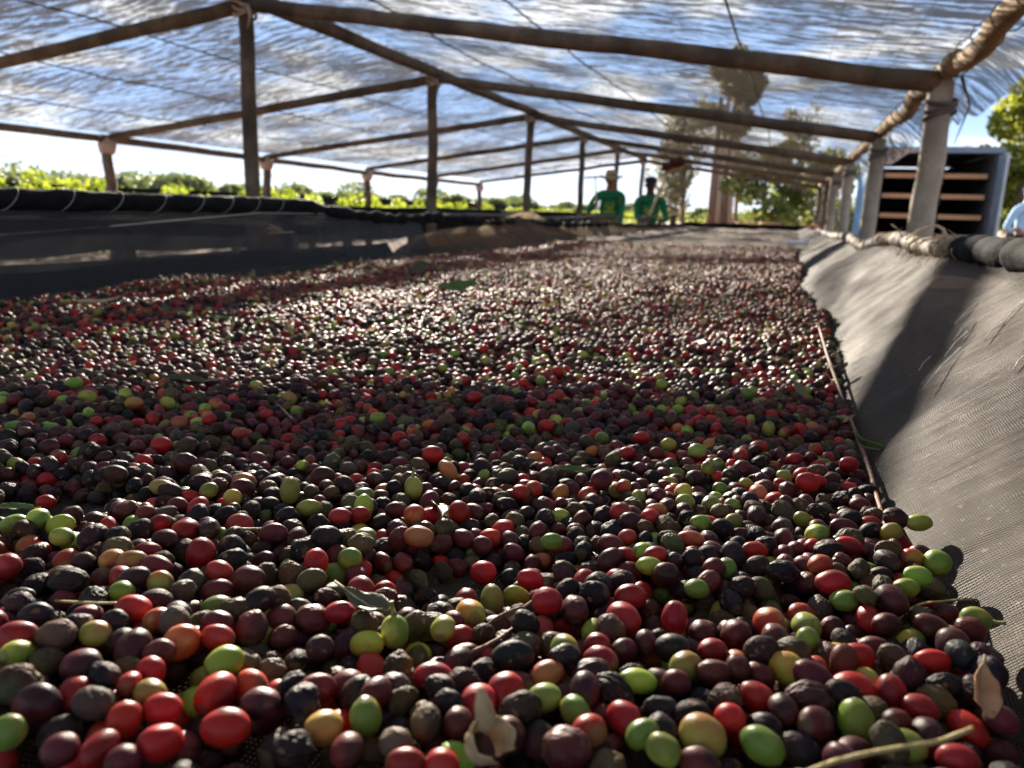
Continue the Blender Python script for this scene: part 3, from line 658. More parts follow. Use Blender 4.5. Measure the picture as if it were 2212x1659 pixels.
        for r, z in ((.096, -.01), (.097, .02), (.088, .055), (.06, .08), (.001, .09)): P.append([hc+Vector((math.cos(a)*r, math.sin(a)*r*1.12, z)) for a in np.linspace(0, 6.2832, 21)])
        P2 = [[hc+Vector((u*.07-.03*v, -.09-.08*v*(1-.3*u*u), .0-.02*v-.02*u*u)) for u in np.linspace(-1, 1, 9)] for v in (0, .5, 1)]
        MB().grid(P).grid(P2).build('cap', M['cap'], o)
    return o
GP = 'workers in green shirts at the end of the bed'
def local(o, p): return Matrix.Rotation(-o[2], 3, 'Z') @ (Vector(p)-Vector((o[0], o[1], GZ)))
p1 = on_y(1315, 480, 12.5); p2 = on_y(1400, 485, 12.3)
f1, f2 = math.atan2(-p1.x, p1.y)*-1*-1, math.atan2(-p2.x, p2.y)
h1 = on_y(1288, 441, 12.25); h1b = on_y(1338, 492, 12.25)
h2 = on_y(1397, 478, 12.0); h2b = on_y(1425, 478, 12.05)
person(p1.x, p1.y, 1.64, f1, local((p1.x, p1.y, f1), h1), local((p1.x, p1.y, f1), h1b), 'person in a straw hat and green long-sleeved shirt with yellow emblem, holding a rake', M['green_shirt'], M['skin'], 'straw', group=GP)
person(p2.x, p2.y, 1.56, f2, local((p2.x, p2.y, f2), h2), local((p2.x, p2.y, f2), h2b), 'person in a dark cap and green shirt holding a broom upside down across the chest', M['green_shirt'], M['skin2'], 'cap', group=GP, tilt=-.01)
p3 = on_y(2216, 470, 15.0)
person(p3.x, p3.y, 1.62, math.atan2(-p3.x, p3.y)+.9, (-.30, -.12, .95), (.30, -.10, .98), 'person in a pale blue shirt at the right edge beyond the container', M['blue_shirt'], M['skin'], 'cap', emblem=False)
p4 = on_y(1752, 486, 19.0)
# rake of person 1
def tool(name, pts, r, mt, label, cat):
    a = Vector(pts[0]); o = empty(name, a); tag(o, label, cat)
    MB().tube([Vector(p)-a for p in pts], r, 7).build('handle', mt, o); return o, a
a = on_y(1291, 500, 12.28); b = on_y(1286, 384, 12.18)
o, a0 = tool('rake', [a, on_y(1288, 441, 12.22), b], .012, M['handle'], 'wooden rake with a pale straight head held up beside the straw hat', 'rake')
MB().tube([on_y(1264, 384, 12.2)-a0, on_y(1290, 382, 12.18)-a0, on_y(1308, 383, 12.16)-a0], .018, 6).build('rake_head', M['handle'], o)
a = on_y(1393, 486, 11.98); b = on_y(1442, 372, 11.9)
o, a0 = tool('broom', [a, on_y(1413, 440, 11.94), b], .019, M['handle'], 'broom held upside down with dark brown bristles above the capped worker', 'broom')
MB().tube([on_y(1436, 372, 11.9)-a0, on_y(1458, 366, 11.9)-a0, on_y(1476, 359, 11.9)-a0], [.028, .034, .026], 8).build('broom_head', M['plank'], o)
mb = MB()
for q in range(26):
    u = q/25; s = on_y(1433+44*u, 370-12*u, 11.9+rnd.uniform(-.03, .03))-a0; mb.tube([s, s+Vector((rnd.uniform(-.03, .03)-.03, 0, rnd.uniform(.09, .16)))], [.020, .012], 4)
mb.build('bristles', M['brush'], o)
a = on_y(1763, 485, 15.0); b = on_y(1737, 407, 15.2)
o, a0 = tool('rake', [a-Vector((0, 0, .6)), a, b], .022, M['log'], 'dark rake leaning at the far right corner of the bed', 'rake')
MB().tube([b-a0+Vector((-.22, 0, -.03)), b-a0+Vector((0, 0, .03)), b-a0+Vector((.05, 0, .02))], .025, 6).build('rake_head', M['log'], o)
# baskets and box
def basket(px, py, d, r, label, nm='basket'):
    c = on_y(px, py, d); P = []
    for q, (rr_, z) in enumerate(((.5, -.5), (.85, -.2), (1, .1), (.98, .14), (.9, .1), (.6, -.3), (.01, -.35))): P.append([Vector((math.cos(t)*rr_*r, math.sin(t)*rr_*r, z*r)) for t in np.linspace(0, 6.2832, 21)])
    o = MB().grid(P).build(nm, M['plank'], None, loc=c); tag(o, label, 'basket', 'woven baskets at the far end'); 
    MB().tube([c+Vector((0, 0, -r*.5))-c, Vector((0, 0, GZ))-Vector((0, 0, c.z))], r*.45, 8).build('stand', M['log'], o)
for px, d, r, lab in ((1612, 24, .30, 'low orange basket left of the far bin'), (1665, 24, .32, 'second orange basket right of the far bin'), (1752, 15, .13, 'tan basket beside the leaning rake')):
    basket(px, 487 if d < 20 else 484, d, r, lab)
c = on_z(1723, 524, -.175)
tr = MB().box((0, 0, .02), (.155, .09, .04)).box((.05, .03, .05), (.055, .03, .03)).build('plastic_tray', M['white'], None, smooth=False, loc=(c.x, c.y, -.205)); tag(tr, 'small white plastic tray lying at the far right edge of the cherries', 'tray')
# bent cane over the hem
cpts = [on_y(px, py, 2.2) for px, py in ((1968, 512), (1985, 498), (2005, 490), (2025, 488), (2038, 495), (2045, 512), (2046, 530))]
cn_ = MB().tube(cpts, .004, 6).build('bent_cane', M['twine']); tag(cn_, 'thin bent cane arching over the frayed hem in front of the nearest right post', 'cane')

# ------------------------------------------------------------------ coffee cherries
def cherry_mat():
    mm, t, b = mat('coffee_cherry_skin')
    def at_(nm): return t.add('ShaderNodeAttribute', attribute_type='INSTANCER', attribute_name=nm)
    ca, cb = at_('ca').outputs['Color'], at_('cb').outputs['Color']; sd = at_('sd').outputs['Fac']; wr = at_('wr').outputs['Fac']
    v0 = ocoord(t); addv = t.add('ShaderNodeVectorMath', operation='ADD', ins={0: v0}); cmb = t.add('ShaderNodeCombineXYZ', ins={0: sd, 1: t.math('MULTIPLY', sd, 2.7), 2: t.math('MULTIPLY', sd, 1.3)}); t.put(addv.inputs[1], cmb.outputs[0])
    v = addv.outputs[0]
    sp = t.add('ShaderNodeSeparateXYZ', ins={0: v0})
    big = t.noise(v, 75, 3, .55); fine = t.noise(v, 420, 4, .65); grit = t.noise(v, 1500, 2, .5)
    f = t.math('ADD', big, t.math('MULTIPLY', sp.outputs[1], 28)); c = t.mix(t.ramp(f, .42, .66), ca, cb)
    # scuffs and dusty film, more on dried skins
    c = t.mix(t.math('MULTIPLY', t.ramp(fine, .55, .72), t.math('MULTIPLY_ADD', wr, .26, .07)), c, (.17, .115, .07))
    c = t.mix(t.math('MULTIPLY', t.ramp(big, .5, .7), t.math('MULTIPLY', wr, .09)), c, (.17, .13, .11))
    c = t.mix(t.ramp(grit, .68, .76, 0, .35), c, (.28, .20, .12))
    tip = t.ramp(sp.outputs[0], .0062, .0071, 0, .65); c = t.mix(tip, c, (.10, .07, .035))
    t.put(b.inputs['Base Color'], c)
    t.put(b.inputs['Roughness'], t.math('ADD', t.math('MULTIPLY_ADD', wr, .18, .31), t.math('MULTIPLY', fine, .16)))
    t.put(b.inputs['Specular IOR Level'], t.math('MULTIPLY_ADD', wr, -.15, .25))
    b.inputs['Subsurface Weight'].default_value = 0.0
    pt = t.math('MULTIPLY', t.ramp(t.noise(v, 190, 2, .4), .66, .70), t.math('MULTIPLY', wr, .75)); c = t.mix(pt, c, (.26, .15, .075)); t.put(b.inputs['Base Color'], c)
    hh = t.math('ADD', t.math('MULTIPLY', fine, t.math('MULTIPLY_ADD', wr, .8, .12)), t.math('MULTIPLY', grit, .15))
    bump(t, b, hh, .5, .0012); return mm
CM = cherry_mat()
protos = []
def proto(i, wrinkle):
    bm = bmesh.new(); bmesh.ops.create_icosphere(bm, subdivisions=5 if wrinkle else 4, radius=1)
    r3 = random.Random(50+i); o1 = Vector((i*7.3, i*3.1, 2)); egg = r3.uniform(-.08, .1); fl = r3.uniform(.9, 1.0)
    for v in bm.verts:
        n = v.co.copy(); r = 1+egg*n.x*.9+.055*noise.noise(n*1.3+o1)
        r -= .035*math.exp(-(n.z/.16)**2)*(1 if n.y > 0 else .3)*(.6+.4*r3.random()*0)   # faint furrow between the two beans
        ax = math.hypot(n.y, n.z)
        if n.x > 0: r += -.075*math.exp(-(ax/.11)**2)+.040*math.exp(-((ax-.19)/.055)**2)
        else: r -= .06*math.exp(-(ax/.12)**2)
        if wrinkle:
            q = Vector((n.x*1.0, n.y*2.6, n.z*2.6)); w1 = abs(noise.noise(q*1.25+o1)); w2 = abs(noise.noise(q*2.8+o1*2)); w3 = noise.noise(n*1.6+o1)
            r += wrinkle*(.16*min(w1, .3)-.03+.07*min(w2, .3)+.08*w3)
        v.co = Vector((n.x*r*1.16, n.y*r*1.0, n.z*r*.95*fl))*.0064
    me = bpy.data.meshes.new('coffee_cherry'); bm.to_mesh(me); bm.free(); me.polygons.foreach_set('use_smooth', [True]*len(me.polygons)); me.materials.append(CM)
    protos.append(me)
for i in range(10): proto(i, 0 if i < 5 else (.35, .6, .8, 1.0, 1.25)[i-5])
PAL = {  # ca, cb, wrinkle, share
 'K': ((.014, .011, .012), (.038, .014, .013), .8, .27), 'M': ((.095, .016, .016), (.040, .010, .010), .3, .27), 'R': ((.36, .016, .013), (.20, .010, .011), .08, .13),
 'B': ((.085, .060, .030), (.050, .033, .018), 1.0, .175), 'G': ((.17, .215, .030), (.27, .29, .045), .05, .075), 'Y': ((.29, .28, .045), (.33, .18, .04), .05, .03), 'O': ((.31, .035, .018), (.34, .14, .04), .05, .05)}
def pick_kind(rr):
    u = rr.random(); s = 0
    for k, v in PAL.items():
        s += v[3]
        if u < s: return k
    return 'K'
class Ch: __slots__ = ('x', 'y', 'z', 'r', 'k', 'rot', 'sc', 'pi', 'ca', 'cb', 'sd', 'wr', 'lm')
def dress(c, rr, upright=None):
    k = c.k; ca, cb, wr, _ = PAL[k]; j = lambda q: tuple(max(.004, a*rr.uniform(.75, 1.3)) for a in q)
    g = rr.uniform(.8, 1.25); c.ca = tuple(a*g for a in j(ca)); c.cb = tuple(a*g for a in j(cb)); c.wr = min(1, wr*rr.uniform(.6, 1.3)); c.sd = rr.uniform(0, 9)
    if k == 'G' and rr.random() < .35: c.ca = (.12, .19, .03)
    if k == 'K': c.pi = rr.choice((1, 5, 5, 6, 7, 8, 9))
    elif k == 'M': c.pi = rr.choice((0, 1, 2, 3, 4, 5, 6))
    elif k == 'B': c.pi = rr.choice((6, 7, 8, 9))
    else: c.pi = rr.randint(0, 4)
    c.rot = (rr.uniform(0, 6.28), rr.gauss(0, .45), rr.uniform(0, 6.28))
    s = c.r/.0064; el = rr.uniform(.94, 1.12); c.sc = (s*el, s*rr.uniform(.92, 1.03), s*rr.uniform(.92, 1.03))
# pixel position, width, height, colour of the cherries that stand out in the photograph
LM = [(485,1430,70,70,'G'),(853,1363,55,74,'G'),(957,1357,50,45,'G'),(1219,1400,60,58,'G'),(1380,1472,85,52,'G'),(1178,1507,75,50,'G'),(1243,1537,62,60,'G'),(790,1552,75,85,'G'),(1850,1558,78,102,'G'),(1514,1588,90,90,'Y'),(1650,1612,85,82,'G'),(1702,1445,75,70,'Y'),(1385,1588,62,56,'G'),(1434,1620,62,56,'G'),(700,1572,72,72,'Y'),(1063,1230,55,72,'G'),(626,1062,46,60,'G'),(786,1097,45,54,'G'),(893,1055,42,52,'G'),(2110,1337,66,48,'G'),(2019,1213,58,54,'G'),(1981,1245,62,44,'G'),(1955,1270,54,36,'G'),(1979,1128,56,40,'G'),(1570,1230,44,50,'G'),(1503,1272,56,40,'G'),(1400,1222,60,42,'G'),(1393,1190,50,36,'G'),(452,1060,38,38,'G'),(502,1075,40,32,'Y'),(670,1097,55,34,'G'),(30,1133,60,34,'G'),(135,1160,54,40,'G'),(262,1278,52,46,'G'),(345,1258,55,30,'Y'),(212,1365,50,46,'Y'),(190,857,42,28,'G'),(270,850,28,24,'G'),(815,903,36,26,'G'),(1505,973,40,32,'G'),(1445,960,34,28,'G'),(18,1580,52,66,'G'),(330,1505,60,46,'Y'),(1745,1385,30,34,'G'),(1615,850,34,26,'G'),(1430,830,26,22,'G'),(1168,822,22,22,'G'),(1425,815,24,20,'Y'),(30,922,42,26,'G'),(720,803,26,18,'G'),(1515,1130,50,30,'G'),(1190,1170,50,34,'G'),
(490,1572,108,80,'R'),(340,1608,90,86,'R'),(268,1555,72,84,'R'),(345,1525,84,66,'R'),(565,1520,90,72,'M'),(933,1460,85,64,'R'),(1093,1490,75,75,'R'),(1275,1457,86,66,'M'),(1345,1337,72,70,'R'),(1360,1290,72,55,'R'),(1183,1300,68,60,'R'),(1457,1337,62,76,'R'),(1290,1395,58,48,'R'),(1540,1405,60,54,'R'),(1146,1252,60,48,'R'),(1010,1227,54,56,'R'),(1048,1172,60,50,'R'),(905,1160,66,52,'O'),(895,1112,50,44,'O'),(525,1042,60,42,'O'),(434,1195,64,72,'R'),(472,1235,62,52,'O'),(683,1215,52,64,'R'),(781,1275,62,60,'R'),(737,1323,72,50,'R'),(35,1380,90,78,'R'),(470,1378,75,58,'R'),(390,1388,78,72,'O'),(325,1450,52,62,'R'),(283,1217,70,54,'O'),(20,1222,56,54,'R'),(1840,1487,105,74,'R'),(1855,1418,75,56,'R'),(1925,1497,58,78,'R'),(1985,1530,60,66,'R'),(1578,1553,62,52,'R'),(1662,1345,68,64,'O'),(1675,1382,68,66,'M'),(2060,1395,80,72,'M'),(2012,1430,78,54,'R'),(1800,1258,80,56,'R'),(1925,1297,78,70,'M'),(1630,1190,60,38,'R'),(1340,1107,44,44,'R'),(1415,1105,50,38,'O'),(1125,1062,34,34,'R'),(1155,1055,34,36,'O'),(935,982,50,40,'R'),(350,962,50,38,'R'),(290,872,42,30,'O'),(95,1030,44,36,'R'),(350,1052,58,26,'O'),(402,1000,56,42,'M'),(1745,1042,44,42,'R'),(1832,1003,42,36,'R'),(1490,1165,60,38,'O'),(1835,1180,60,40,'R'),(735,1115,50,30,'R'),(863,945,34,30,'R'),(880,1648,92,50,'R'),(955,1655,62,50,'R'),(275,1640,62,50,'M'),(1270,1582,80,70,'O'),(2070,1642,90,60,'R'),(1205,802,28,24,'R'),(1025,858,38,26,'R'),(1640,965,40,30,'R'),(1385,945,36,26,'R'),(520,935,34,24,'O'),(210,950,40,26,'R'),(185,935,44,32,'M'),(1975,1205,50,34,'O'),(1240,1500,1,1,''),
(80,1520,100,84,'M'),(175,1440,86,76,'M'),(290,1400,86,80,'M'),(335,1225,80,54,'M'),(697,1030,60,44,'M'),(750,1620,76,70,'M'),(133,1620,76,60,'M'),(1230,1615,108,90,'M'),(990,1565,70,74,'M'),(1098,1590,70,80,'M'),(1590,1370,72,66,'M'),(655,1520,74,80,'K'),(1110,1418,94,66,'K'),(1450,1400,66,66,'K'),(1745,1515,95,88,'K'),(635,1620,90,60,'K'),(780,1175,46,48,'B'),(920,1560,62,60,'B'),(860,1610,66,58,'B'),(80,1330,70,48,'K'),(690,1400,60,40,'K'),(860,1440,50,60,'B'),(1560,1140,50,40,'K'),(1300,1035,56,40,'M'),(1690,1235,72,48,'K'),(1790,1190,62,54,'K'),(1940,1120,44,48,'K'),(540,1250,70,58,'M'),(200,1165,66,62,'K'),(250,1025,62,42,'K'),(560,1485,1,1,''),(1460,1475,64,44,'M'),(1640,1440,1,1,''),(2040,1480,70,56,'K'),(2125,1425,70,74,'K'),(1530,1200,54,46,'K'),(1440,1240,58,50,'M'),(600,1290,60,50,'B'),(505,1320,62,58,'B'),(240,1350,62,48,'K'),(1245,1320,56,54,'M'),(1215,1355,1,1,'')]
near = []
cell = {}; CS = .018
def put_c(c):
    near.append(c); cell.setdefault((int(c.x//CS), int(c.y//CS)), []).append(c)
HOLES = [(on_z(45, 1140, FL+.01), .042, .034), (on_z(1010, 1296, FL+.016), .024, .024), (on_z(140, 1120, FL+.01), .034, .020)]
def in_hole(x, y, k_=1.0):
    for h, a, b in HOLES:
        if ((x-h.x)/a)**2+((y-h.y)/b)**2 < k_*k_: return True
    return False
r1 = random.Random(11)
for (px, py, pw, ph, k) in LM:
    if not k: continue
    z = -.19
    for _ in range(4):
        p = on_z(px, py, z); z = floor_z(p.x, p.y)+.0255
    p = on_z(px, py, z); dep = p.dot(fw); a = min(.0088, max(.0056, pw/2*dep/FPX)); b = min(.0088, max(.0052, ph/2*dep/FPX))
    c = Ch(); c.x, c.y, c.z = p.x, p.y, (.0075 if in_hole(p.x, p.y, 1.35) else .0255); c.r = (a+b)/2*.97; c.k = k; c.lm = (px, py); dress(c, r1)
    la, lb = max(a, b), min(a, b); s = lb/.0062; c.sc = (la/.0074*1.0, s, s)
    view_ang = math.atan2(rt.y, rt.x)
    if pw > ph*1.12: c.rot = (r1.uniform(0, 6.28), r1.uniform(-.2, .2), view_ang+r1.uniform(-.35, .35)+(math.pi if r1.random() < .5 else 0))
    elif ph > pw*1.12: c.rot = (r1.uniform(0, 6.28), -1.15, math.pi/2+view_ang+r1.uniform(-.3, .3))
    else: c.rot = (r1.uniform(0, 6.28), r1.uniform(-.3, .5), r1.uniform(0, 6.28)); c.sc = (s*1.0, s, s)
    if k in 'GROY' and c.pi > 4: c.pi = 0
    near.append(c)
for it in range(14):
    for i in range(len(near)):
        for j in range(i):
            a, b = near[i], near[j]; dx, dy, dz = a.x-b.x, a.y-b.y, a.z-b.z; d = math.sqrt(dx*dx+dy*dy+dz*dz)+1e-9; o_ = (a.r+b.r)*.96-d
            if o_ > 0: f_ = o_*.25/d; a.x += dx*f_; a.y += dy*f_; b.x -= dx*f_; b.y -= dy*f_
_l = near; near = []
for c in _l: put_c(c)
def rest(x, y, r, cells, floor):
    z = floor(x, y)+r; ix, iy = int(x//CS), int(y//CS)
    for i in (ix-1, ix, ix+1):
        for j in (iy-1, iy, iy+1):
            for q in cells.get((i, j), ()):
                R_ = (r+q.r)*.965; dx = x-q.x; dy = y-q.y; d2 = R_*R_-dx*dx-dy*dy
                if d2 > 0:
                    t = q.z+math.sqrt(d2)
                    if t > z: z = t
    return z
DIRS = [(math.cos(a), math.sin(a)) for a in np.arange(8)*math.pi/4]
def settle(x, y, r, cells, floor, ok):
    z = rest(x, y, r, cells, floor); st = .006
    while st > .0006:
        bz = z; bb = None
        for dx, dy in DIRS:
            X, Y = x+dx*st, y+dy*st
            if not ok(X, Y, r): continue
            q = rest(X, Y, r, cells, floor)
            if q < bz-1e-5: bz = q; bb = (X, Y)
        if bb: x, y = bb; z = bz
        else: st *= .5
    return x, y, z
def in_view(x, y, z, m_):
    p = Vector((x, y, z)); d = p.dot(fw)
    if d < .05: return False
    X = 1106+FPX*p.dot(rt)/d; Y = 829-FPX*p.dot(up)/d
    return -m_ < X < 2212+m_ and Y < 1659+m_*1.6
ok_near = lambda x, y, r: (XL+.004+r*.4 < x < baseR(y)-.002) and not in_hole(x, y)
YN = 1.35
N = int(1.6*1.35/(.0122**2)*2.0); placed = 0
for q in range(N):
    x = r1.uniform(XL, XR); y = .07+(YN+.02-.07)*r1.random()
    if not in_view(x, y, -.19, 130) or not ok_near(x, y, .006): continue
    dens = .92+.25*noise.noise(Vector((x*4, y*4, 3)))-.13*min(1, max(0, (y-.5)))
    if r1.random() > dens: continue
    r = min(.0076, max(.0044, r1.gauss(.0059, .0006)))
    X, Y, Z = settle(x, y, r, cell, lambda a_, b_: 0., ok_near)
    zmax = .029+(.008 if Y > .7 else 0)
    if in_hole(X, Y, 1.55): zmax = .0095
    if Z > zmax: continue
    bad = False
    ix, iy = int(X//CS), int(Y//CS)
    for i in (ix-1, ix, ix+1):
        for j in (iy-1, iy, iy+1):
            for c in cell.get((i, j), ()):
                if c.lm and Z > c.z-.001 and math.hypot(X-c.x, (Y-c.y)) < 1.25*c.r+.35*r and Y < c.y+.006: bad = True
    if bad: continue
    c = Ch(); c.x, c.y, c.z, c.r, c.lm = X, Y, Z, r, None; c.k = pick_kind(r1)
    if c.k in 'RGYO' and r1.random() < .35 and Y < .75: c.k = r1.choice('KKMB')
    if Y > .55 and c.k in 'KB' and r1.random() < .28: c.k = r1.choice('MMR')
    dress(c, r1); put_c(c)
for c in near: c.z += floor_z(c.x, c.y)
# periodic tile for the stretch further away
T = .45; tile = []; tc_ = {}
class PD(dict): pass
def trest(x, y, r):
    z = r
    for q in tile_near(x, y):
        dx = (x-q[0]+T/2) % T-T/2; dy = (y-q[1]+T/2) % T-T/2; R_ = (r+q[3])*.96; d2 = R_*R_-dx*dx-dy*dy
        if d2 > 0: z = max(z, q[2]+math.sqrt(d2))
    return z
NC = 25
def tile_near(x, y):
    ix, iy = int((x % T)/T*NC), int((y % T)/T*NC); out = []
    for i in (-1, 0, 1):
        for j in (-1, 0, 1): out += tc_.get(((ix+i) % NC, (iy+j) % NC), ())
    return out
for q in range(int(T*T/(.0121**2)*1.75)):
    x, y = r1.uniform(0, T), r1.uniform(0, T); r = min(.0076, max(.0044, r1.gauss(.0059, .0006))); z = trest(x, y, r); st = .006
    while st > .001:
        bz, bb = z, None
        for dx, dy in DIRS:
            zz_ = trest(x+dx*st, y+dy*st, r)
            if zz_ < bz-1e-5: bz, bb = zz_, (x+dx*st, y+dy*st)
        if bb: x, y = bb[0] % T, bb[1] % T; z = bz
        else: st *= .5
    e = (x, y, z, r); tile.append(e); tc_.setdefault((int(x/T*NC) % NC, int(y/T*NC) % NC), []).append(e)
far = []
def mound(x, y): return (.016*noise.noise(Vector((x*2.3, y*2.3, 5)))+.007*noise.noise(Vector((x*6, y*6, 1)))) * min(1, (y-1.25)*2)
for i in range(-12, 2):
    for j in range(2, 13):
        for (x, y, z, r) in tile:
            X = i*T+x+j*.17; Y = j*T+y+i*.11
            if Y < YN or Y > 5.25+.2*noise.noise(Vector((X*3, 0, 0)))+.2*(X+.7): continue
            if X < XL+.01 or X > baseR(Y)-.002 or not in_view(X, Y, -.19, 30): continue
            c = Ch(); c.x, c.y, c.r, c.lm = X, Y, r, None; c.z = floor_z(X, Y)+z+mound(X, Y); c.k = pick_kind(r1)
            if c.k in 'KB' and r1.random() < .42: c.k = r1.choice('MRRMMO')
            dress(c, r1)
            u = .15+min(1, (Y-1.3)/3)*.35; c.wr = min(1, c.wr+.12)   # far ones lie drier; pinkish-tan of sunlight and glints mixed into their colour
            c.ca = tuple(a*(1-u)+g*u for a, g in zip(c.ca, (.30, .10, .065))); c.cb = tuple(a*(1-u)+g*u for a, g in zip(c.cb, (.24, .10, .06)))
            far.append(c)
# which cherries show largest
BW, BH = 1106, 830; buf = np.full((BH, BW), -1, np.int32)
info = []
for i, c in enumerate(near):
    X, Y, d = proj(Vector((c.x, c.y, c.z))); info.append((X/2, Y/2, c.r*1.05*FPX/d/2, d))
for i in sorted(range(len(near)), key=lambda k: -info[k][3]):
    X, Y, r, d = info[i]
    x0, x1, y0, y1 = max(0, int(X-r)), min(BW, int(X+r)+2), max(0, int(Y-r)), min(BH, int(Y+r)+2)
    if x0 >= x1 or y0 >= y1: continue
    gy, gx = np.ogrid[y0:y1, x0:x1]; mk = (gx-X)**2+(gy-Y)**2 < r*r; buf[y0:y1, x0:x1][mk] = i
cnt = np.bincount(buf[buf >= 0].ravel(), minlength=len(near))
order = sorted(range(len(near)), key=lambda k: -cnt[k]); chosen = set(order[:300])
print('cherries near', len(near), 'far', len(far), 'visible', int((cnt > 12).sum()), 'smallest chosen px', cnt[order[299]])
ADJ = {'K': 'wrinkled black', 'M': 'dark maroon', 'R': 'bright red', 'B': 'dull brown', 'G': 'green', 'Y': 'yellow-green', 'O': 'orange-red'}
def adj(c):
    a = ADJ[c.k]
    if c.k == 'K' and c.pi < 5: a = 'smooth black'
    return a
ANCH = {(1850,1558):'tall upright green cherry at lower right', (1514,1588):'big round yellow-green cherry low right of centre', (490,1572):'wide bright red cherry at lower left', (485,1430):'round green cherry near the wide red one',
 (790,1552):'slanting green cherry low left of centre', (933,1460):'wide red cherry low in the centre', (1093,1490):'deep red cherry below centre', (1380,1472):'long flat green cherry right of centre', (853,1363):'egg-shaped green cherry by the curled brown leaf',
 (1063,1230):'upright green cherry behind the small bare patch', (626,1062):'pale green upright cherry left of centre', (434,1195):'plump red cherry beside the bare mesh', (1457,1337):'upright red cherry right of the curled brown leaf',
 (1840,1487):'broad pinkish red cherry at lower right', (2019,1213):'round green cherry touching the brown side cloth', (2110,1337):'green cherry furthest right against the cloth', (390,1388):'large orange-red cherry at left', (781,1275):'round red cherry beside the folded dark leaf',
 (905,1160):'wide orange-red cherry in the middle', (1800,1258):'long deep red cherry near the dry stalk', (1662,1345):'yellow-cheeked orange cherry at right', (80,1520):'large maroon cherry at the left edge', (340,1608):'round red cherry in the bottom left row',
 (1230,1615):'large maroon cherry at bottom centre', (1745,1515):'large blotchy black cherry at lower right', (350,962):'small bright red cherry up on the left', (1400,1222):'green cherry in front of its twin at right', (893,1055):'green cherry with a short stalk'}
anc = []
for i, c in enumerate(near):
    if c.lm in ANCH and i in chosen: anc.append((i, ANCH[c.lm]))
def sector(dx, dy):
    a = math.degrees(math.atan2(-dy, dx)) % 360
    return ('right of', 'up-right of', 'above', 'up-left of', 'left of', 'down-left of', 'below', 'down-right of')[int((a+22.5)//45) % 8]
ORD = ['nearest', 'second', 'third', 'fourth', 'fifth', 'sixth', 'seventh', 'eighth', 'ninth', 'tenth', 'eleventh', 'twelfth', 'thirteenth', 'fourteenth', 'fifteenth', 'sixteenth']
best = {}
for i in range(len(near)):
    if cnt[i] < 12: continue
    ds = sorted((math.hypot(info[i][0]-info[a][0], info[i][1]-info[a][1]), a, ph) for a, ph in anc)
    best[i] = ds[0]
groups = {}
for i, (d, a, ph) in best.items():
    if a == i: continue
    groups.setdefault((a, adj(near[i]), sector(info[i][0]-info[a][0], info[i][1]-info[a][1])), []).append((d, i))
labels = {a: ph+', a coffee cherry' for a, ph in anc}
for (a, ad, sec), L in groups.items():
    L.sort()
    for q, (d, i) in enumerate(L): labels[i] = f"{ORD[q] if q < 16 else 'far'} {ad} cherry {sec} the {dict(anc)[a]}"
stemm = simple('stalk_skin', (.16, .20, .04), (.26, .26, .08), 200, .7)
used = set()
for i in order[:300]:
    c = near[i]; o = bpy.data.objects.new('coffee_cherry', protos[c.pi]); C.objects.link(o)
    o.location = (c.x, c.y, c.z); o.rotation_euler = c.rot; o.scale = c.sc
    o['ca'] = [float(a) for a in c.ca]; o['cb'] = [float(a) for a in c.cb]; o['sd'] = float(c.sd); o['wr'] = float(c.wr)
    lab = labels.get(i, adj(c)+' coffee cherry')
    wd = lab.split()
    if len(wd) > 16: lab = ' '.join(w_ for w_ in wd if w_ not in ('and',))
    tag(o, lab, 'coffee cherry', 'coffee cherries near the front of the bed')
    if c.lm in ((893, 1055), (2110, 1337), (1979, 1128), (853, 1363)):
        MB().tube([(.0068, 0, 0), (.0085, .0003, 0), (.0112, .0008, .0003), (.0125, .001, .0006)], [.0018, .0010, .0009, .0014], 7, .1).build('stalk', stemm, o)
# everything smaller: one object of points with cherries on them
rest_c = [near[i] for i in range(len(near)) if i not in chosen]+far
n = len(rest_c); pm = bpy.data.meshes.new('coffee_cherries'); pm.vertices.add(n)
pm.vertices.foreach_set('co', np.array([(c.x, c.y, c.z) for c in rest_c], np.float32).ravel())
def att(nm, ty, key, arr):
    a = pm.attributes.new(nm, ty, 'POINT'); a.data.foreach_set(key, np.array(arr, np.int32 if ty == 'INT' else np.float32).ravel())
att('rot', 'FLOAT_VECTOR', 'vector', [c.rot for c in rest_c]); att('scl', 'FLOAT_VECTOR', 'vector', [c.sc for c in rest_c])
att('ca', 'FLOAT_VECTOR', 'vector', [c.ca for c in rest_c]); att('cb', 'FLOAT_VECTOR', 'vector', [c.cb for c in rest_c])
att('sd', 'FLOAT', 'value', [c.sd for c in rest_c]); att('wr', 'FLOAT', 'value', [c.wr for c in rest_c]); att('idx', 'INT', 'value', [c.pi for c in rest_c])
pc = bpy.data.collections.new('cherry_shapes')
for i, me in enumerate(protos): o = bpy.data.objects.new('shape_%02d' % i, me); pc.objects.link(o)
ng = bpy.data.node_groups.new('cherries_on_points', 'GeometryNodeTree')
ng.interface.new_socket('Geometry', in_out='INPUT', socket_type='NodeSocketGeometry'); ng.interface.new_socket('Geometry', in_out='OUTPUT', socket_type='NodeSocketGeometry')
g = NT(ng); gi = g.add('NodeGroupInput'); go = g.add('NodeGroupOutput')
ci = g.add('GeometryNodeCollectionInfo'); ci.inputs['Collection'].default_value = pc; ci.inputs['Separate Children'].default_value = True; ci.inputs['Reset Children'].default_value = True
def na(nm, ty): q = g.add('GeometryNodeInputNamedAttribute', data_type=ty); q.inputs['Name'].default_value = nm; return q.outputs['Attribute']
ip_ = g.add('GeometryNodeInstanceOnPoints'); g.l.new(gi.outputs[0], ip_.inputs['Points']); g.l.new(ci.outputs[0], ip_.inputs['Instance'])
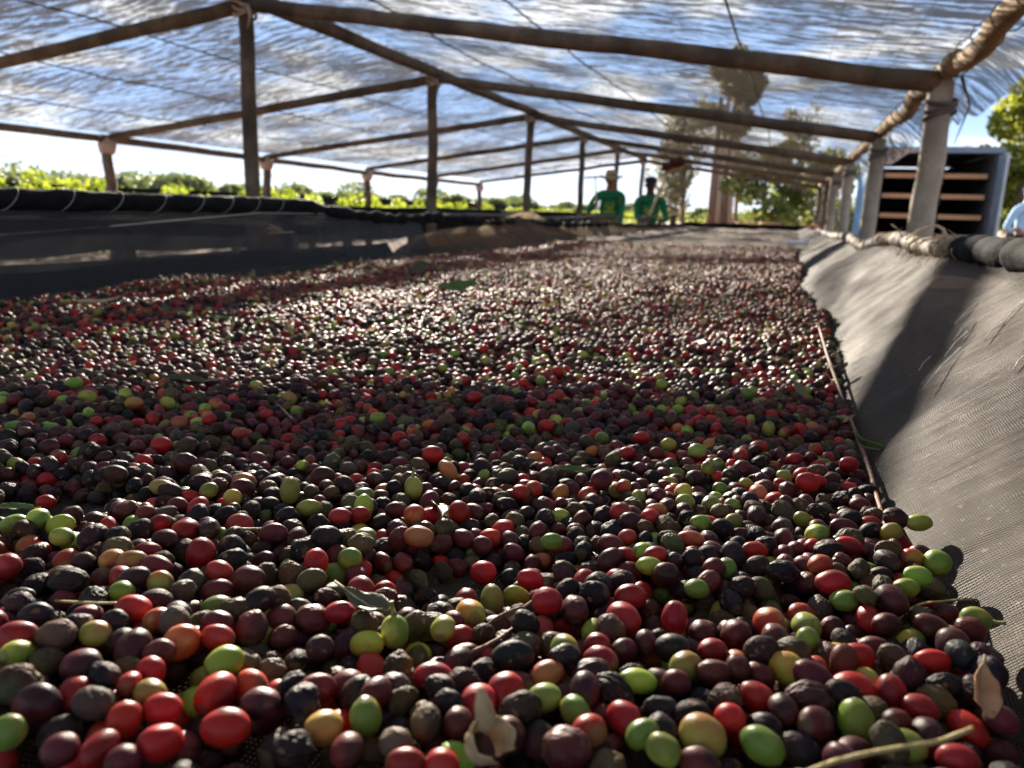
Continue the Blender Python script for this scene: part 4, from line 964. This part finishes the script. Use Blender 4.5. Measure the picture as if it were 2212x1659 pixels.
ip_.inputs['Pick Instance'].default_value = True; g.l.new(na('idx', 'INT'), ip_.inputs['Instance Index'])
e2r = g.add('FunctionNodeEulerToRotation'); g.l.new(na('rot', 'FLOAT_VECTOR'), e2r.inputs[0]); g.l.new(e2r.outputs[0], ip_.inputs['Rotation']); g.l.new(na('scl', 'FLOAT_VECTOR'), ip_.inputs['Scale'])
g.l.new(ip_.outputs[0], go.inputs[0])
co_ = bpy.data.objects.new('coffee_cherries', pm); C.objects.link(co_); md = co_.modifiers.new('cherries', 'NODES'); md.node_group = ng
tag(co_, 'dense spread of mixed red, green and black coffee cherries covering the bed', None, None, 'stuff')

# ------------------------------------------------------------------ leaves, stalks and straw on the cherries
def lmat(nm, c1, c2): return leafy(nm, c1, c2, .25)
LMt = {'tan': simple('dry_tan_leaf', (.30, .22, .13), (.46, .36, .22), 90, .7, .5, .002), 'brown': simple('dry_brown_leaf', (.10, .055, .035), (.22, .13, .09), 90, .6, .5, .002),
       'green': simple('fallen_green_leaf', (.05, .10, .02), (.12, .16, .04), 70, .4, .4, .002), 'dark': simple('dark_olive_leaf', (.04, .045, .02), (.09, .08, .04), 70, .45, .4, .002), 'orange': simple('orange_brown_leaf', (.38, .17, .07), (.50, .27, .14), 90, .7, .5, .002), 'pale': simple('pale_husk', (.36, .25, .13), (.50, .38, .22), 120, .8, .7, .002)}
def top_z(x, y):
    z = floor_z(x, y)+.012
    for i in (-1, 0, 1):
        for j in (-1, 0, 1):
            for q in cell.get((int(x//CS)+i, int(y//CS)+j), ()):
                if math.hypot(q.x-x, q.y-y) < q.r: z = max(z, q.z+q.r*.8)
    if y > YN: z = floor_z(x, y)+mound(x, y)+.028
    return z
def leaf(px, py, L, W_, yaw, pitch, curl, twist, mt, label, nm='dry_leaf', seed=0, hole=False):
    p = on_z(px, py, -.182); p = on_z(px, py, top_z(p.x, p.y)+.001); P = []; nn = 14; mm_ = 7
    for i in range(nn+1):
        t = i/nn; w_ = W_*(math.sin(math.pi*min(1, t*.94+.03))**.75)*(1-.25*t); row = []
        for j in range(mm_):
            u = (j/(mm_-1)-.5)*2; a = curl*(t-.5); x = L*(t-.5); zz_ = curl*L*.5*((t-.5)**2)*2
            fold = abs(u)*w_*.55*(1+.3*math.sin(5*t+seed)); e = .07*W_*noise.noise(Vector((t*5, u*3, seed)))*3
            row.append(Vector((x+e*.3, u*w_*.8*(1+.12*noise.noise(Vector((t*7, u, seed*3)))), zz_+fold+e)))
        P.append(row)
    rot = Euler((twist, pitch, yaw)).to_matrix(); P = [[rot @ q for q in r] for r in P]
    mb = MB().grid(P); o = mb.build(nm, LMt[mt], None, loc=p); so_ = o.modifiers.new('thickness', 'SOLIDIFY'); so_.thickness = .0004
    MB().tube([r[mm_//2]+Vector((0, 0, .0003)) for r in P]+[P[-1][mm_//2]+(P[-1][mm_//2]-P[-3][mm_//2])*1.2], .0006, 5).build('midrib', LMt['tan'], o)
    tag(o, label, 'leaf'); return o
LF = [(1068, 1365, .034, .008, .75, -.35, .5, .9, 'brown', 'curled brown dry leaf piece standing up in the lower centre'),
 (800, 1310, .032, .007, 2.4, .1, .6, -.4, 'dark', 'dark olive folded leaf in front of the round red cherry'),
 (948, 1098, .026, .008, 1.9, .2, -.5, .4, 'dark', 'small dull green leaf with a torn pale edge in the middle'),
 (1868, 965, .035, .013, -1.0, .2, .9, -.5, 'green', 'folded green and tan leaf between the dry stalk and the side cloth'),
 (1815, 912, .035, .008, .5, -.1, .4, .3, 'tan', 'pale tan torn leaf under the dry stalk'),
 (2120, 1500, .021, .007, 1.2, -.5, .6, .3, 'orange', 'orange-brown leaf scrap at lower right against the cloth'),
 (405, 828, .050, .012, .3, .1, .4, .2, 'dark', 'dark broad leaf lying on the shaded cherries at left'),
 (215, 655, .075, .010, .5, -.1, .5, .3, 'tan', 'pale curled leaf near the left wall of the bed'),
 (470, 690, .05, .011, .2, .0, .3, .2, 'green', 'fresh green leaf lying flat on the cherries at left'),
 (990, 625, .10, .03, .4, -.1, .4, .5, 'green', 'large green leaf standing up on the far cherries'),
 (1500, 1022, .022, .008, .2, .3, .4, .4, 'brown', 'small rust-brown leaf scrap right of centre'),
 (1640, 868, .05, .007, .1, .0, .3, .1, 'tan', 'long pale leaf lying across the cherries at right'),
 (1800, 780, .035, .012, 1.1, -.3, .8, .5, 'tan', 'crumpled tan leaf beside the top of the stalk'),
 (1812, 800, .03, .010, 2.0, .3, .8, .2, 'brown', 'crumpled brown leaf beside the tan one by the cloth'),
 (275, 735, .045, .010, .9, .1, .5, .3, 'orange', 'rusty orange leaf among far left cherries'),
 (35, 1100, .02, .006, .2, .1, .2, .1, 'green', 'thin green leaf scrap behind the bare mesh at left'),
 (585, 575, .10, .03, .3, .0, .4, .4, 'tan', 'broad pale leaf on the crest of the far cherries at left'),
 (905, 585, .09, .03, 1.3, -.4, .6, .4, 'dark', 'dark leaf sticking up before the sunlit slumped cloth'),
 (720, 780, .04, .010, 1.0, .1, .4, .3, 'dark', 'dark narrow leaf in the middle left distance'),
 (1240, 1020, .03, .006, .3, .1, .4, .3, 'green', 'narrow green leaf sliver in the shaded middle')]
for k, (px, py, L, W_, ya, pi_, cu, tw, mt, lab) in enumerate(LF):
    leaf(px, py, L, W_, ya+YAW, pi_, cu, tw, mt, lab, 'fallen_leaf' if mt in ('green', 'dark') else 'dry_leaf', k)
# broken husk at the bottom centre
hp = on_z(1052, 1605, -.158); P = []
for i in range(9):
    t = i/8; P.append([Vector((math.cos(a)*(.0056+.0018*t+.0016*noise.noise(Vector((a, t*3, 4)))), math.sin(a)*(.0052+.0018*t), -.005+.010*t+(.003*noise.noise(Vector((a*2, 1, 7))) if t > .8 else 0))) for a in np.linspace(0, 5.3, 22)])
hk = MB().grid([[Euler((.5, .5, .3)).to_matrix() @ q for q in r] for r in P]).tube([(0, 0, .006), (-.002, .001, .012), (-.003, .001, .017)], [.003, .0022, .0004], 6).build('broken_husk', LMt['pale'], None, loc=hp); s_ = hk.modifiers.new('t', 'SOLIDIFY'); s_.thickness = .0005
tag(hk, 'pale broken husk with a pointed tip in the bottom row at centre', 'husk')
def strand(pts, r, mt, nm, lab, cat, dz=.0, fr=0):
    Q = []
    for q in pts:
        px, py = q[:2]; p = on_z(px, py, -.18)
        for _ in range(3): p = on_z(px, py, (q[2] if len(q) > 2 else top_z(p.x, p.y)+dz))
        Q.append(p)
    # smooth the heights so that the strand bridges the hollows
    zs = [p.z for p in Q]
    for _ in range(2): zs = [zs[0]]+[max(zs[i], (zs[i-1]+zs[i+1])/2) for i in range(1, len(zs)-1)]+[zs[-1]]
    Q = [on_z(q[0], q[1], z) for q, z in zip(pts, zs)]
    F = []
    for i in range(len(Q)-1):
        for k in range(4): F.append(Q[i].lerp(Q[i+1], k/4))
    F.append(Q[-1]); F = [F[0]]+[(F[i-1]+F[i]*2+F[i+1])/4 for i in range(1, len(F)-1)]+[F[-1]]
    a = F[0]; mb = MB().tube([p-a for p in F], r, 7, .12, seed=3)
    for k in range(fr):
        e = F[-1]-a; mb.tube([e, e+Vector((rnd.uniform(-.004, .006), rnd.uniform(-.004, .004), rnd.uniform(-.002, .003)))], [.0003, .0001], 3)
    o = mb.build(nm, mt, None, loc=a); tag(o, lab, cat); return o
M['stalk'] = simple('reddish_dry_stalk', (.20, .09, .06), (.34, .19, .13), 150, .6); M['straw'] = simple('straw', (.42, .33, .13), (.58, .46, .20), 150, .5)
strand([(1768, 702), (1783, 755), (1800, 805), (1820, 860), (1840, 912), (1860, 965), (1880, 1020), (1893, 1070), (1908, 1120), (1922, 1165), (1938, 1205)], lambda t: .0016+.0006*math.sin(t*9)**8, M['stalk'], 'dry_stalk', 'long reddish dry stalk lying along the right edge of the cherries', 'stalk', .001)
strand([(1740, 1670, -.145), (1800, 1645, -.144), (1870, 1628, -.143), (1960, 1612, -.143), (2030, 1602, -.143), (2100, 1574, -.142)], .0007, M['straw'], 'straw_stem', 'yellow straw stem arching across the bottom right corner', 'straw')
strand([(1932, 1348), (1958, 1320), (1990, 1303), (2050, 1297), (2110, 1294)], .00055, M['straw'], 'straw_stem', 'thin bent straw on the cherries beside the cloth, right of the long red cherry', 'straw', .001)
strand([(120, 1298), (200, 1303), (300, 1303), (380, 1310), (432, 1318)], .0006, M['straw'], 'straw_stem', 'pale straw with a frayed end lying across the lower left', 'straw', .0008, 14)
strand([(1020, 1408), (1060, 1390), (1120, 1350)], .0008, M['stalk'], 'twig', 'thin dark twig beside the curled brown leaf', 'twig', .002)
strand([(592, 868), (612, 885), (632, 905)], .0012, M['stalk'], 'twig', 'short brown twig in the shaded left middle', 'twig', .002)
strand([(505, 1142), (550, 1143), (610, 1140)], .0008, M['straw'], 'twig', 'broken tan twig right of the bare mesh', 'twig', .001)
strand([(1760, 790), (1790, 812), (1800, 830)], .001, M['stalk'], 'twig', 'short twig crossing beside the long stalk', 'twig', .002)
# small leaf litter further back
def lit(rr, n):
    y = .8+4.2*rr.uniform(size=n)**.8; x = XL+.05+(XR-XL-.12)*rr.uniform(size=n); return np.stack([x, y, [top_z(float(a), float(b))+.004 for a, b in zip(x, y)]], 1)
tag(link('leaf_litter', leaf_cloud(420, lit, .013, 77), leafy('litter_leaf', (.08, .10, .03), (.36, .28, .15), .3)), 'scattered leaf scraps among the cherries', None, None, 'stuff')
